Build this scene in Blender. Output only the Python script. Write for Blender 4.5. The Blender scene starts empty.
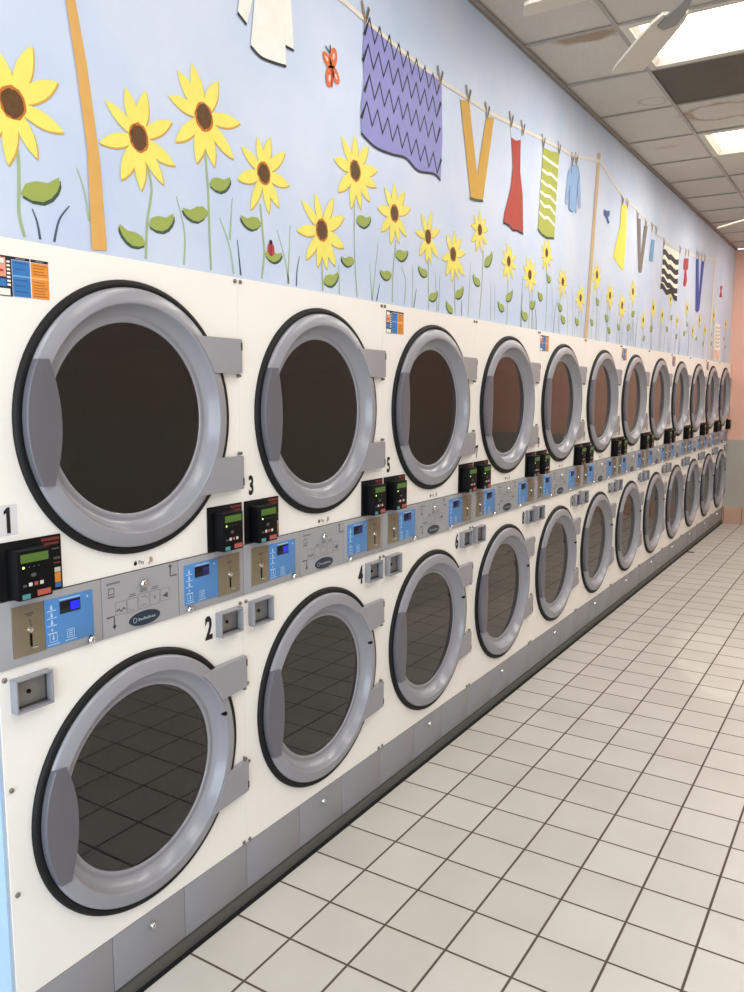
import bpy, bmesh, math, random
from mathutils import Vector, Matrix
from mathutils.geometry import tessellate_polygon
random.seed(7)
SC = bpy.context.scene
COL = SC.collection
PI = math.pi

# ------------------------------------------------------------------ materials
def lin(c):
    def f(v):
        v = v / 255.0
        return v / 12.92 if v <= 0.04045 else ((v + 0.055) / 1.055) ** 2.4
    return (f(c[0]), f(c[1]), f(c[2]), 1.0)

def new_mat(name):
    m = bpy.data.materials.new(name)
    m.use_nodes = True
    nt = m.node_tree
    return m, nt, nt.nodes['Principled BSDF']

def pmat(name, rgb, rough=0.5, metal=0.0, spec=0.5, var=0.04, scale=14.0, bump=0.0, emit=None, estr=0.0, coat=0.0):
    """procedural principled material: colour modulated by soft noise"""
    m, nt, b = new_mat(name)
    c = lin(rgb)
    tc = nt.nodes.new('ShaderNodeTexCoord')
    nz = nt.nodes.new('ShaderNodeTexNoise')
    nz.inputs['Scale'].default_value = scale
    nz.inputs['Detail'].default_value = 4
    nt.links.new(tc.outputs['Object'], nz.inputs['Vector'])
    mx = nt.nodes.new('ShaderNodeMix'); mx.data_type = 'RGBA'
    mx.inputs['A'].default_value = tuple(max(0, v * (1 - var)) for v in c[:3]) + (1,)
    mx.inputs['B'].default_value = tuple(min(1, v * (1 + var)) for v in c[:3]) + (1,)
    nt.links.new(nz.outputs['Fac'], mx.inputs['Factor'])
    nt.links.new(mx.outputs['Result'], b.inputs['Base Color'])
    b.inputs['Roughness'].default_value = rough
    b.inputs['Metallic'].default_value = metal
    b.inputs['Specular IOR Level'].default_value = spec
    b.inputs['Coat Weight'].default_value = coat
    if bump:
        bp = nt.nodes.new('ShaderNodeBump'); bp.inputs['Strength'].default_value = bump
        bp.inputs['Distance'].default_value = 0.004
        nt.links.new(nz.outputs['Fac'], bp.inputs['Height'])
        nt.links.new(bp.outputs['Normal'], b.inputs['Normal'])
    if emit:
        b.inputs['Emission Color'].default_value = lin(emit)
        b.inputs['Emission Strength'].default_value = estr
    return m

M = {}
M['white'] = pmat('white_enamel', (240, 237, 231), 0.38, var=0.02, scale=3)
M['grey'] = pmat('grey_plastic', (145, 145, 152), 0.24, var=0.02, scale=5)
M['grey_arm'] = pmat('grey_hinge_paint', (148, 147, 154), 0.42, var=0.02)
M['grey_dark'] = pmat('handle_grey', (98, 97, 106), 0.45, var=0.03)
M['panel_grey'] = pmat('panel_grey', (156, 156, 160), 0.42, var=0.03)
M['kick_grey'] = pmat('kick_grey', (140, 140, 145), 0.42, var=0.05, scale=6)
M['rubber'] = pmat('black_rubber', (17, 17, 19), 0.6, spec=0.3)
M['black'] = pmat('black_plastic', (6, 7, 10), 0.55, spec=0.15)
M['blackm'] = pmat('black_matt', (9, 9, 11), 0.7, spec=0.2)
M['seam'] = pmat('dark_seam', (70, 66, 64), 0.8, spec=0.1)
M['plinth'] = pmat('plinth_dark', (84, 84, 79), 0.6)
M['steel'] = pmat('coin_plate_steel', (150, 140, 120), 0.36, metal=0.75, var=0.12, scale=60)
M['steelg'] = pmat('coin_tray_steel', (140, 138, 134), 0.38, metal=0.6, var=0.1, scale=40)
M['chrome'] = pmat('chrome', (225, 225, 225), 0.16, metal=1.0, var=0.02)
M['screw'] = pmat('screw_metal', (135, 128, 120), 0.35, metal=0.8)
M['blue'] = pmat('keypad_blue', (76, 132, 192), 0.4, var=0.05)
M['bluew'] = pmat('keypad_print', (175, 205, 236), 0.5)
M['disp'] = pmat('display_window', (10, 12, 26), 0.2)
M['lcd_blue'] = pmat('blue_digits', (20, 30, 220), 0.3, emit=(25, 35, 235), estr=0.9)
M['lcd_dim'] = pmat('dim_blue_digits', (18, 24, 80), 0.3, emit=(18, 22, 90), estr=0.4)
M['lcd_green'] = pmat('green_screen', (74, 104, 40), 0.3, emit=(80, 112, 40), estr=0.15)
M['led'] = pmat('green_led', (210, 255, 120), 0.3, emit=(200, 255, 110), estr=1.6)
M['btn_teal'] = pmat('teal_button', (70, 138, 140), 0.45)
M['btn_red'] = pmat('red_button', (170, 82, 68), 0.45)
M['btn_white'] = pmat('white_print', (205, 205, 200), 0.5)
M['print_red'] = pmat('dark_red_print', (110, 38, 34), 0.6)
M['print_grey'] = pmat('diagram_print', (112, 112, 116), 0.6)
M['print_dk'] = pmat('dark_print', (78, 78, 82), 0.6)
M['navy'] = pmat('navy_badge', (30, 44, 62), 0.4)
M['badge_txt'] = pmat('badge_lettering', (150, 165, 175), 0.45)
M['digit'] = pmat('black_vinyl', (16, 16, 18), 0.55)
M['label_bg'] = pmat('number_label', (215, 212, 216), 0.5)
M['st_blue'] = pmat('sticker_blue', (46, 116, 182), 0.5, var=0.08, scale=60)
M['st_lblue'] = pmat('sticker_light_blue', (120, 170, 215), 0.5)
M['st_orange'] = pmat('sticker_orange', (226, 142, 52), 0.5, var=0.08, scale=60)
M['st_lorange'] = pmat('sticker_light_orange', (243, 186, 110), 0.5)
M['st_print'] = pmat('sticker_print', (170, 100, 40), 0.6)
M['st_bprint'] = pmat('sticker_blue_print', (34, 82, 140), 0.6)
M['paper'] = pmat('paper_white', (236, 232, 226), 0.6)
M['pinkp'] = pmat('paper_pink', (226, 150, 130), 0.6)
M['sidepanel'] = pmat('end_panel_daylight_tint', (172, 202, 238), 0.4)  # blue of the window daylight put into the panel colour
M['drum'] = pmat('drum_metal', (150, 148, 146), 0.4, metal=0.7, var=0.08)
M['fan'] = pmat('fan_blade_cream', (206, 198, 184), 0.45, var=0.03)
M['fanm'] = pmat('fan_iron', (150, 150, 152), 0.35, metal=0.6)
M['fixture'] = pmat('light_frame', (205, 198, 184), 0.5)
M['trim'] = pmat('ceiling_edge_trim', (150, 143, 136), 0.6)
M['tee'] = pmat('ceiling_tee', (165, 158, 150), 0.55)
M['void'] = pmat('ceiling_void', (60, 54, 48), 0.9, spec=0.1)
M['frame'] = pmat('window_aluminium', (150, 152, 156), 0.4, metal=0.5)

def mat_diffuser():
    m, nt, b = new_mat('light_diffuser')
    b.inputs['Base Color'].default_value = (0.9, 0.88, 0.82, 1)
    b.inputs['Roughness'].default_value = 0.6
    tc = nt.nodes.new('ShaderNodeTexCoord')
    nz = nt.nodes.new('ShaderNodeTexNoise'); nz.inputs['Scale'].default_value = 3
    nt.links.new(tc.outputs['Object'], nz.inputs['Vector'])
    rp = nt.nodes.new('ShaderNodeMapRange'); rp.inputs['To Min'].default_value = 4.5; rp.inputs['To Max'].default_value = 5.5
    nt.links.new(nz.outputs['Fac'], rp.inputs['Value'])
    b.inputs['Emission Color'].default_value = (1.0, 0.95, 0.86, 1)
    nt.links.new(rp.outputs['Result'], b.inputs['Emission Strength'])
    return m
M['diffuser'] = mat_diffuser()

def mat_glass():
    """dark tinted door glass: see-through drum behind, mirror reflections by Fresnel"""
    m, nt, b = new_mat('tinted_door_glass')
    out = nt.nodes['Material Output']
    nt.nodes.remove(b)
    tr = nt.nodes.new('ShaderNodeBsdfTransparent'); tr.inputs['Color'].default_value = (0.30, 0.30, 0.305, 1)
    gl = nt.nodes.new('ShaderNodeBsdfGlossy'); gl.inputs['Roughness'].default_value = 0.015
    gl.inputs['Color'].default_value = (1, 0.99, 0.97, 1)
    fr = nt.nodes.new('ShaderNodeFresnel'); fr.inputs['IOR'].default_value = 1.72
    tc = nt.nodes.new('ShaderNodeTexCoord')
    nz = nt.nodes.new('ShaderNodeTexNoise'); nz.inputs['Scale'].default_value = 2.5
    nt.links.new(tc.outputs['Object'], nz.inputs['Vector'])
    bp = nt.nodes.new('ShaderNodeBump'); bp.inputs['Strength'].default_value = 0.015; bp.inputs['Distance'].default_value = 0.01
    nt.links.new(nz.outputs['Fac'], bp.inputs['Height'])
    nt.links.new(bp.outputs['Normal'], gl.inputs['Normal'])
    mx = nt.nodes.new('ShaderNodeMixShader')
    nt.links.new(fr.outputs['Fac'], mx.inputs['Fac'])
    nt.links.new(tr.outputs['BSDF'], mx.inputs[1]); nt.links.new(gl.outputs['BSDF'], mx.inputs[2])
    nt.links.new(mx.outputs['Shader'], out.inputs['Surface'])
    return m
M['glass'] = mat_glass()

def mat_pane():
    m, nt, b = new_mat('window_glass')
    out = nt.nodes['Material Output']; nt.nodes.remove(b)
    tr = nt.nodes.new('ShaderNodeBsdfTransparent'); tr.inputs['Color'].default_value = (0.95, 0.97, 0.98, 1)
    gl = nt.nodes.new('ShaderNodeBsdfGlossy'); gl.inputs['Roughness'].default_value = 0.02
    mx = nt.nodes.new('ShaderNodeMixShader'); mx.inputs['Fac'].default_value = 0.06
    nt.links.new(tr.outputs['BSDF'], mx.inputs[1]); nt.links.new(gl.outputs['BSDF'], mx.inputs[2])
    nt.links.new(mx.outputs['Shader'], out.inputs['Surface'])
    return m
M['pane'] = mat_pane()

def math_node(nt, op, a=None, b=None, clamp=False):
    n = nt.nodes.new('ShaderNodeMath'); n.operation = op; n.use_clamp = clamp
    for i, v in enumerate((a, b)):
        if v is None: continue
        if isinstance(v, (int, float)): n.inputs[i].default_value = v
        else: nt.links.new(v, n.inputs[i])
    return n.outputs[0]

TILE, TX0, TY0 = 0.2051, 0.7397, -0.221
def mat_floor():
    m, nt, b = new_mat('floor_tiles')
    tc = nt.nodes.new('ShaderNodeTexCoord')
    sp = nt.nodes.new('ShaderNodeSeparateXYZ'); nt.links.new(tc.outputs['Object'], sp.inputs[0])
    u = math_node(nt, 'DIVIDE', math_node(nt, 'SUBTRACT', sp.outputs['X'], TX0), TILE)
    v = math_node(nt, 'DIVIDE', math_node(nt, 'SUBTRACT', sp.outputs['Y'], TY0), TILE)
    fu = math_node(nt, 'FRACT', u); fv = math_node(nt, 'FRACT', v)
    du = math_node(nt, 'MINIMUM', fu, math_node(nt, 'SUBTRACT', 1.0, fu))
    dv = math_node(nt, 'MINIMUM', fv, math_node(nt, 'SUBTRACT', 1.0, fv))
    d = math_node(nt, 'MINIMUM', du, dv)
    mr = nt.nodes.new('ShaderNodeMapRange'); mr.interpolation_type = 'SMOOTHSTEP'
    mr.inputs['From Min'].default_value = 0.014; mr.inputs['From Max'].default_value = 0.023
    nt.links.new(d, mr.inputs['Value'])
    cell = nt.nodes.new('ShaderNodeCombineXYZ')
    nt.links.new(math_node(nt, 'FLOOR', u), cell.inputs[0]); nt.links.new(math_node(nt, 'FLOOR', v), cell.inputs[1])
    wn = nt.nodes.new('ShaderNodeTexWhiteNoise'); wn.noise_dimensions = '2D'
    nt.links.new(cell.outputs[0], wn.inputs['Vector'])
    nz = nt.nodes.new('ShaderNodeTexNoise'); nz.inputs['Scale'].default_value = 4; nz.inputs['Detail'].default_value = 6
    nt.links.new(tc.outputs['Object'], nz.inputs['Vector'])
    ft = math_node(nt, 'ADD', math_node(nt, 'MULTIPLY', wn.outputs['Value'], 0.35), math_node(nt, 'MULTIPLY', nz.outputs['Fac'], 0.65))
    tm = nt.nodes.new('ShaderNodeMix'); tm.data_type = 'RGBA'
    tm.inputs['A'].default_value = lin((187, 182, 174)); tm.inputs['B'].default_value = lin((212, 208, 201))
    nt.links.new(ft, tm.inputs['Factor'])
    gm = nt.nodes.new('ShaderNodeMix'); gm.data_type = 'RGBA'
    gm.inputs['A'].default_value = lin((84, 72, 62))
    nt.links.new(tm.outputs['Result'], gm.inputs['B'])
    nt.links.new(mr.outputs['Result'], gm.inputs['Factor'])
    nt.links.new(gm.outputs['Result'], b.inputs['Base Color'])
    rr = nt.nodes.new('ShaderNodeMapRange'); rr.inputs['To Min'].default_value = 0.85; rr.inputs['To Max'].default_value = 0.36
    nt.links.new(mr.outputs['Result'], rr.inputs['Value']); nt.links.new(rr.outputs['Result'], b.inputs['Roughness'])
    bp = nt.nodes.new('ShaderNodeBump'); bp.inputs['Strength'].default_value = 0.35; bp.inputs['Distance'].default_value = 0.003
    nt.links.new(mr.outputs['Result'], bp.inputs['Height']); nt.links.new(bp.outputs['Normal'], b.inputs['Normal'])
    return m
M['floor'] = mat_floor()

def mat_mural_wall():
    m, nt, b = new_mat('sky_blue_wall_paint')
    tc = nt.nodes.new('ShaderNodeTexCoord')
    n1 = nt.nodes.new('ShaderNodeTexNoise'); n1.inputs['Scale'].default_value = 2.2; n1.inputs['Detail'].default_value = 7; n1.inputs['Roughness'].default_value = 0.6
    nt.links.new(tc.outputs['Object'], n1.inputs['Vector'])
    cr = nt.nodes.new('ShaderNodeValToRGB')
    cr.color_ramp.elements[0].position = 0.3; cr.color_ramp.elements[0].color = lin((184, 201, 229))
    cr.color_ramp.elements[1].position = 0.72; cr.color_ramp.elements[1].color = lin((207, 216, 232))
    nt.links.new(n1.outputs['Fac'], cr.inputs['Fac'])
    nt.links.new(cr.outputs['Color'], b.inputs['Base Color'])
    b.inputs['Roughness'].default_value = 0.5
    return m
M['mural'] = mat_mural_wall()

def mat_two_tone(name, upper, lower, h, base=None):
    """painted wall with a dado line at height h"""
    m, nt, b = new_mat(name)
    tc = nt.nodes.new('ShaderNodeTexCoord')
    sp = nt.nodes.new('ShaderNodeSeparateXYZ'); nt.links.new(tc.outputs['Object'], sp.inputs[0])
    st = math_node(nt, 'GREATER_THAN', sp.outputs['Z'], h)
    mx = nt.nodes.new('ShaderNodeMix'); mx.data_type = 'RGBA'
    mx.inputs['A'].default_value = lin(lower); mx.inputs['B'].default_value = lin(upper)
    nt.links.new(st, mx.inputs['Factor'])
    nz = nt.nodes.new('ShaderNodeTexNoise'); nz.inputs['Scale'].default_value = 3; nz.inputs['Detail'].default_value = 5
    nt.links.new(tc.outputs['Object'], nz.inputs['Vector'])
    m2 = nt.nodes.new('ShaderNodeMix'); m2.data_type = 'RGBA'; m2.blend_type = 'MULTIPLY'
    m2.inputs['Factor'].default_value = 0.12
    nt.links.new(mx.outputs['Result'], m2.inputs['A']); nt.links.new(nz.outputs['Color'], m2.inputs['B'])
    nt.links.new(m2.outputs['Result'], b.inputs['Base Color'])
    b.inputs['Roughness'].default_value = 0.55
    return m
M['endwall'] = mat_two_tone('pink_and_grey_wall', (240, 188, 166), (178, 173, 164), 1.025)
M['sidewall'] = mat_two_tone('pink_and_grey_side_wall', (174, 158, 148), (176, 166, 156), 1.38)
M['plain'] = pmat('off_white_wall', (205, 208, 212), 0.6)

def mat_base_tile():
    m, nt, b = new_mat('pink_base_tiles')
    tc = nt.nodes.new('ShaderNodeTexCoord')
    sp = nt.nodes.new('ShaderNodeSeparateXYZ'); nt.links.new(tc.outputs['Object'], sp.inputs[0])
    fy = math_node(nt, 'FRACT', math_node(nt, 'DIVIDE', math_node(nt, 'ADD', sp.outputs['Y'], 0.222), 0.2051))
    d = math_node(nt, 'MINIMUM', fy, math_node(nt, 'SUBTRACT', 1.0, fy))
    g = math_node(nt, 'GREATER_THAN', d, 0.02)
    mx = nt.nodes.new('ShaderNodeMix'); mx.data_type = 'RGBA'
    mx.inputs['A'].default_value = lin((120, 95, 82)); mx.inputs['B'].default_value = lin((196, 158, 136))
    nt.links.new(g, mx.inputs['Factor']); nt.links.new(mx.outputs['Result'], b.inputs['Base Color'])
    b.inputs['Roughness'].default_value = 0.4
    return m
M['basetile'] = mat_base_tile()

def mat_ceiling_tile():
    m, nt, b = new_mat('acoustic_ceiling_tile')
    tc = nt.nodes.new('ShaderNodeTexCoord')
    P = tc.outputs['Object']
    nz = nt.nodes.new('ShaderNodeTexNoise'); nz.inputs['Scale'].default_value = 60; nz.inputs['Detail'].default_value = 6
    nt.links.new(P, nz.inputs['Vector'])
    n2 = nt.nodes.new('ShaderNodeTexNoise'); n2.inputs['Scale'].default_value = 1.6; n2.inputs['Detail'].default_value = 3
    nt.links.new(P, n2.inputs['Vector'])
    f = math_node(nt, 'ADD', math_node(nt, 'MULTIPLY', nz.outputs['Fac'], 0.5), math_node(nt, 'MULTIPLY', n2.outputs['Fac'], 0.5))
    mx = nt.nodes.new('ShaderNodeMix'); mx.data_type = 'RGBA'
    mx.inputs['A'].default_value = lin((180, 172, 162)); mx.inputs['B'].default_value = lin((214, 207, 198))
    nt.links.new(f, mx.inputs['Factor'])
    col = mx.outputs['Result']
    # brown water stains: (x, y, rx, ry, ring?)
    nw = nt.nodes.new('ShaderNodeTexNoise'); nw.inputs['Scale'].default_value = 9; nw.inputs['Detail'].default_value = 4
    nt.links.new(P, nw.inputs['Vector'])
    sp = nt.nodes.new('ShaderNodeSeparateXYZ'); nt.links.new(P, sp.inputs[0])
    for (x, y, rx, ry, ring, amt) in STAINS:
        dx = math_node(nt, 'DIVIDE', math_node(nt, 'SUBTRACT', sp.outputs['X'], x), rx)
        dy = math_node(nt, 'DIVIDE', math_node(nt, 'SUBTRACT', sp.outputs['Y'], y), ry)
        r = math_node(nt, 'SQRT', math_node(nt, 'ADD', math_node(nt, 'MULTIPLY', dx, dx), math_node(nt, 'MULTIPLY', dy, dy)))
        r = math_node(nt, 'ADD', r, math_node(nt, 'MULTIPLY', math_node(nt, 'SUBTRACT', nw.outputs['Fac'], 0.5), 0.9))
        if ring:
            k = math_node(nt, 'SUBTRACT', 1.0, math_node(nt, 'DIVIDE', math_node(nt, 'ABSOLUTE', math_node(nt, 'SUBTRACT', r, 0.85)), 0.16), clamp=True)
        else:
            k = math_node(nt, 'MULTIPLY', math_node(nt, 'SUBTRACT', 1.0, r), 2.5, clamp=True)
        k = math_node(nt, 'MULTIPLY', k, amt)
        q = nt.nodes.new('ShaderNodeMix'); q.data_type = 'RGBA'
        q.inputs['B'].default_value = lin((140, 112, 76))
        nt.links.new(k, q.inputs['Factor']); nt.links.new(col, q.inputs['A'])
        col = q.outputs['Result']
    nt.links.new(col, b.inputs['Base Color'])
    b.inputs['Roughness'].default_value = 0.9
    bp = nt.nodes.new('ShaderNodeBump'); bp.inputs['Strength'].default_value = 0.25; bp.inputs['Distance'].default_value = 0.004
    nt.links.new(nz.outputs['Fac'], bp.inputs['Height']); nt.links.new(bp.outputs['Normal'], b.inputs['Normal'])
    return m
STAINS = [(2.99, -0.27, 0.075, 0.19, False, 0.75), (4.42, -0.66, 0.17, 0.28, True, 0.7), (4.03, -0.33, 0.08, 0.09, True, 0.4),
          (5.0, -0.2, 0.04, 0.09, False, 0.25), (2.5, -0.9, 0.1, 0.12, False, 0.2)]
M['ctile'] = mat_ceiling_tile()
M['darktile'] = pmat('dark_panel', (102, 94, 85), 0.8, var=0.18, scale=9, spec=0.2)

def paint(name, rgb, var=0.08, scale=25):
    M[name] = pmat('paint_' + name, rgb, 0.6, spec=0.3, var=var, scale=scale)
paint('petal', (234, 223, 108)); paint('petal_edge', (208, 164, 80)); paint('eye', (92, 64, 32), 0.5, 90); paint('eye_edge', (196, 112, 40))
paint('leaf', (154, 168, 84)); paint('leaf_edge', (62, 84, 64)); paint('stem', (158, 178, 132)); paint('blade', (162, 184, 152)); paint('blade_dark', (70, 92, 110))
paint('pole', (214, 166, 92)); paint('pole_far', (200, 172, 130)); paint('rope', (228, 220, 206)); paint('purple', (142, 142, 202)); paint('ink', (32, 30, 40))
paint('shirt', (238, 234, 226)); paint('mustard', (206, 160, 62)); paint('red', (172, 62, 50)); paint('lime', (170, 176, 74)); paint('cream', (240, 238, 220))
paint('skyblue', (142, 176, 220)); paint('deepblue', (58, 84, 150)); paint('lemon', (240, 220, 84)); paint('taupe', (122, 112, 104)); paint('steelblue', (104, 152, 192))
paint('pin', (150, 130, 104)); paint('pin_dark', (98, 86, 74)); paint('navyblue', (54, 72, 156)); paint('crimson', (170, 58, 66)); paint('orange', (212, 108, 58)); paint('blush', (222, 200, 200))

# ------------------------------------------------------------------ mesh builder
class MB:
    def __init__(self):
        self.bm = bmesh.new(); self.mats = []
    def mi(self, m):
        if m not in self.mats: self.mats.append(m)
        return self.mats.index(m)
    def face(self, pts, m):
        vs = [self.bm.verts.new(p) for p in pts]
        f = self.bm.faces.new(vs); f.material_index = self.mi(m); return f
    def box(self, x0, x1, y0, y1, z0, z1, m, bev=0.0, seg=2):
        t = bmesh.new()
        bmesh.ops.create_cube(t, size=1.0)
        for v in t.verts:
            v.co = Vector(((x0 + x1) / 2 + v.co.x * (x1 - x0), (y0 + y1) / 2 + v.co.y * (y1 - y0), (z0 + z1) / 2 + v.co.z * (z1 - z0)))
        if bev: bmesh.ops.bevel(t, geom=t.edges[:] , offset=bev, segments=seg, affect='EDGES', profile=0.5)
        self.merge(t, m)
    def merge(self, t, m):
        i = self.mi(m); mp = {}
        for v in t.verts: mp[v] = self.bm.verts.new(v.co)
        for f in t.faces:
            try:
                g = self.bm.faces.new([mp[v] for v in f.verts]); g.material_index = i
            except ValueError: pass
        t.free()
    def rect(self, x0, x1, z0, z1, y, m):           # flat print facing -Y
        self.face([(x0, y, z0), (x1, y, z0), (x1, y, z1), (x0, y, z1)], m)
    def poly(self, pts, y, m):                        # flat shape facing -Y from (x,z) points
        a = sum(pts[i][0] * pts[(i + 1) % len(pts)][1] - pts[(i + 1) % len(pts)][0] * pts[i][1] for i in range(len(pts)))
        if a < 0: pts = pts[::-1]
        if len(pts) <= 4: self.face([(p[0], y, p[1]) for p in pts], m); return
        i = self.mi(m); vs = [self.bm.verts.new((p[0], y, p[1])) for p in pts]
        for t in tessellate_polygon([[Vector((p[0], p[1], 0)) for p in pts]]):
            f = self.bm.faces.new([vs[k] for k in t]); f.material_index = i; f.normal_update()
            if f.normal.y > 0: f.normal_flip()
    def prism(self, pts, y0, y1, m, bev=0.0):         # (x,z) outline extruded from front y0 to back y1
        a = sum(pts[i][0] * pts[(i + 1) % len(pts)][1] - pts[(i + 1) % len(pts)][0] * pts[i][1] for i in range(len(pts)))
        if a < 0: pts = pts[::-1]
        t = bmesh.new()
        fr = [t.verts.new((p[0], y0, p[1])) for p in pts]; bk = [t.verts.new((p[0], y1, p[1])) for p in pts]
        ff = t.faces.new(fr); t.faces.new(bk[::-1])
        n = len(pts)
        for i in range(n): t.faces.new([fr[i], bk[i], bk[(i + 1) % n], fr[(i + 1) % n]])
        if bev: bmesh.ops.bevel(t, geom=list(ff.edges), offset=bev, segments=2, affect='EDGES', profile=0.5)
        bmesh.ops.recalc_face_normals(t, faces=t.faces[:])
        self.merge(t, m)
    def lathe(self, prof, cx, cz, m, n=72, cy=0.0, close=False):   # profile (r, y) spun about the Y axis through (cx, cz)
        i = self.mi(m); rings = []
        for r, y in prof:
            if r < 1e-6: rings.append([self.bm.verts.new((cx, cy + y, cz))])
            else: rings.append([self.bm.verts.new((cx + r * math.cos(2 * PI * k / n), cy + y, cz + r * math.sin(2 * PI * k / n))) for k in range(n)])
        pairs = list(zip(rings, rings[1:])) + ([(rings[-1], rings[0])] if close else [])
        for a, b in pairs:
            for k in range(n):
                k2 = (k + 1) % n
                if len(a) == 1: vs = [a[0], b[k], b[k2]]
                elif len(b) == 1: vs = [a[k2], a[k], b[0]]
                else: vs = [a[k], b[k], b[k2], a[k2]]
                f = self.bm.faces.new(vs); f.material_index = i
    def lathe_z(self, prof, cx, cy, m, n=32):         # profile (r, z) spun about the Z axis
        i = self.mi(m); rings = []
        for r, z in prof:
            if r < 1e-6: rings.append([self.bm.verts.new((cx, cy, z))])
            else: rings.append([self.bm.verts.new((cx + r * math.cos(2 * PI * k / n), cy + r * math.sin(2 * PI * k / n), z)) for k in range(n)])
        for a, b in zip(rings, rings[1:]):
            for k in range(n):
                k2 = (k + 1) % n
                if len(a) == 1: vs = [a[0], b[k], b[k2]]
                elif len(b) == 1: vs = [a[k2], a[k], b[0]]
                else: vs = [a[k], b[k], b[k2], a[k2]]
                f = self.bm.faces.new(vs); f.material_index = i
    def strip(self, pts, w0, w1, y, m):               # painted line along (x,z) points, width w0 -> w1
        n = len(pts); L = []; R = []
        for k, p in enumerate(pts):
            a = pts[max(0, k - 1)]; b = pts[min(n - 1, k + 1)]
            dx, dz = b[0] - a[0], b[1] - a[1]; l = math.hypot(dx, dz) or 1
            w = (w0 + (w1 - w0) * k / max(1, n - 1)) / 2
            L.append((p[0] - dz / l * w, p[1] + dx / l * w)); R.append((p[0] + dz / l * w, p[1] - dx / l * w))
        for k in range(n - 1): self.poly([L[k], R[k], R[k + 1], L[k + 1]], y, m)
    def build(self, name, parent=None, loc=None, smooth=True, ang=32, normals=True):
        if normals: bmesh.ops.recalc_face_normals(self.bm, faces=self.bm.faces[:])
        for f in self.bm.faces: f.smooth = smooth
        if smooth:
            lim = math.radians(ang)
            for e in self.bm.edges:
                if len(e.link_faces) == 2 and e.calc_face_angle(0) > lim: e.smooth = False
        me = bpy.data.meshes.new(name); self.bm.to_mesh(me); self.bm.free()
        for m in self.mats: me.materials.append(m)
        o = bpy.data.objects.new(name, me); COL.objects.link(o)
        if parent: o.parent = parent
        if loc: o.location = loc
        return o

def text_mesh(body, size, m, squeeze=1.0, off=0.0):
    """lettering as a flat mesh in the XZ plane, centred at origin, facing -Y"""
    cu = bpy.data.curves.new('lettering', 'FONT'); cu.body = body; cu.size = size; cu.offset = off
    cu.align_x = 'CENTER'; cu.align_y = 'CENTER'; cu.resolution_u = 3
    t = bpy.data.objects.new('lettering', cu); COL.objects.link(t)
    bpy.context.view_layer.update()
    me = bpy.data.meshes.new_from_object(t.evaluated_get(bpy.context.evaluated_depsgraph_get()))
    bpy.data.objects.remove(t); bpy.data.curves.remove(cu)
    xs = [v.co.x for v in me.vertices]; ys = [v.co.y for v in me.vertices]
    cx, cy = (min(xs) + max(xs)) / 2, (min(ys) + max(ys)) / 2
    for v in me.vertices: v.co = Vector(((v.co.x - cx) * squeeze, 0, v.co.y - cy))
    me.materials.clear(); me.materials.append(m)
    return me

def add_text(mb, body, size, x, y, z, m, squeeze=1.0, off=0.0, rot=0.0):
    me = text_mesh(body, size, m, squeeze, off)
    i = mb.mi(m); c, s = math.cos(rot), math.sin(rot)
    vs = [mb.bm.verts.new((x + v.co.x * c - v.co.z * s, y, z + v.co.x * s + v.co.z * c)) for v in me.vertices]
    for p in me.polygons:
        f = mb.bm.faces.new([vs[k] for k in p.vertices]); f.material_index = i
    bpy.data.meshes.remove(me)

def empty(name, loc=(0, 0, 0)):
    o = bpy.data.objects.new(name, None); COL.objects.link(o); o.location = loc; o.empty_display_size = 0.1
    return o
def tag(o, label=None, cat=None, group=None, kind=None):
    if label: o['label'] = label
    if cat: o['category'] = cat
    if group: o['group'] = group
    if kind: o['kind'] = kind
    return o
def copy_tree(o, parent=None):
    c = o.copy(); COL.objects.link(c)
    if parent: c.parent = parent
    for ch in [x for x in ALLCHILD.get(o, [])]: copy_tree(ch, c)
    return c
ALLCHILD = {}
def index_children(root):
    for o in list(COL.objects):
        if o.parent: ALLCHILD.setdefault(o.parent, []).append(o)
TROFFER, DAYLIGHT, EXPO = 15, 142, 0.02
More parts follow.
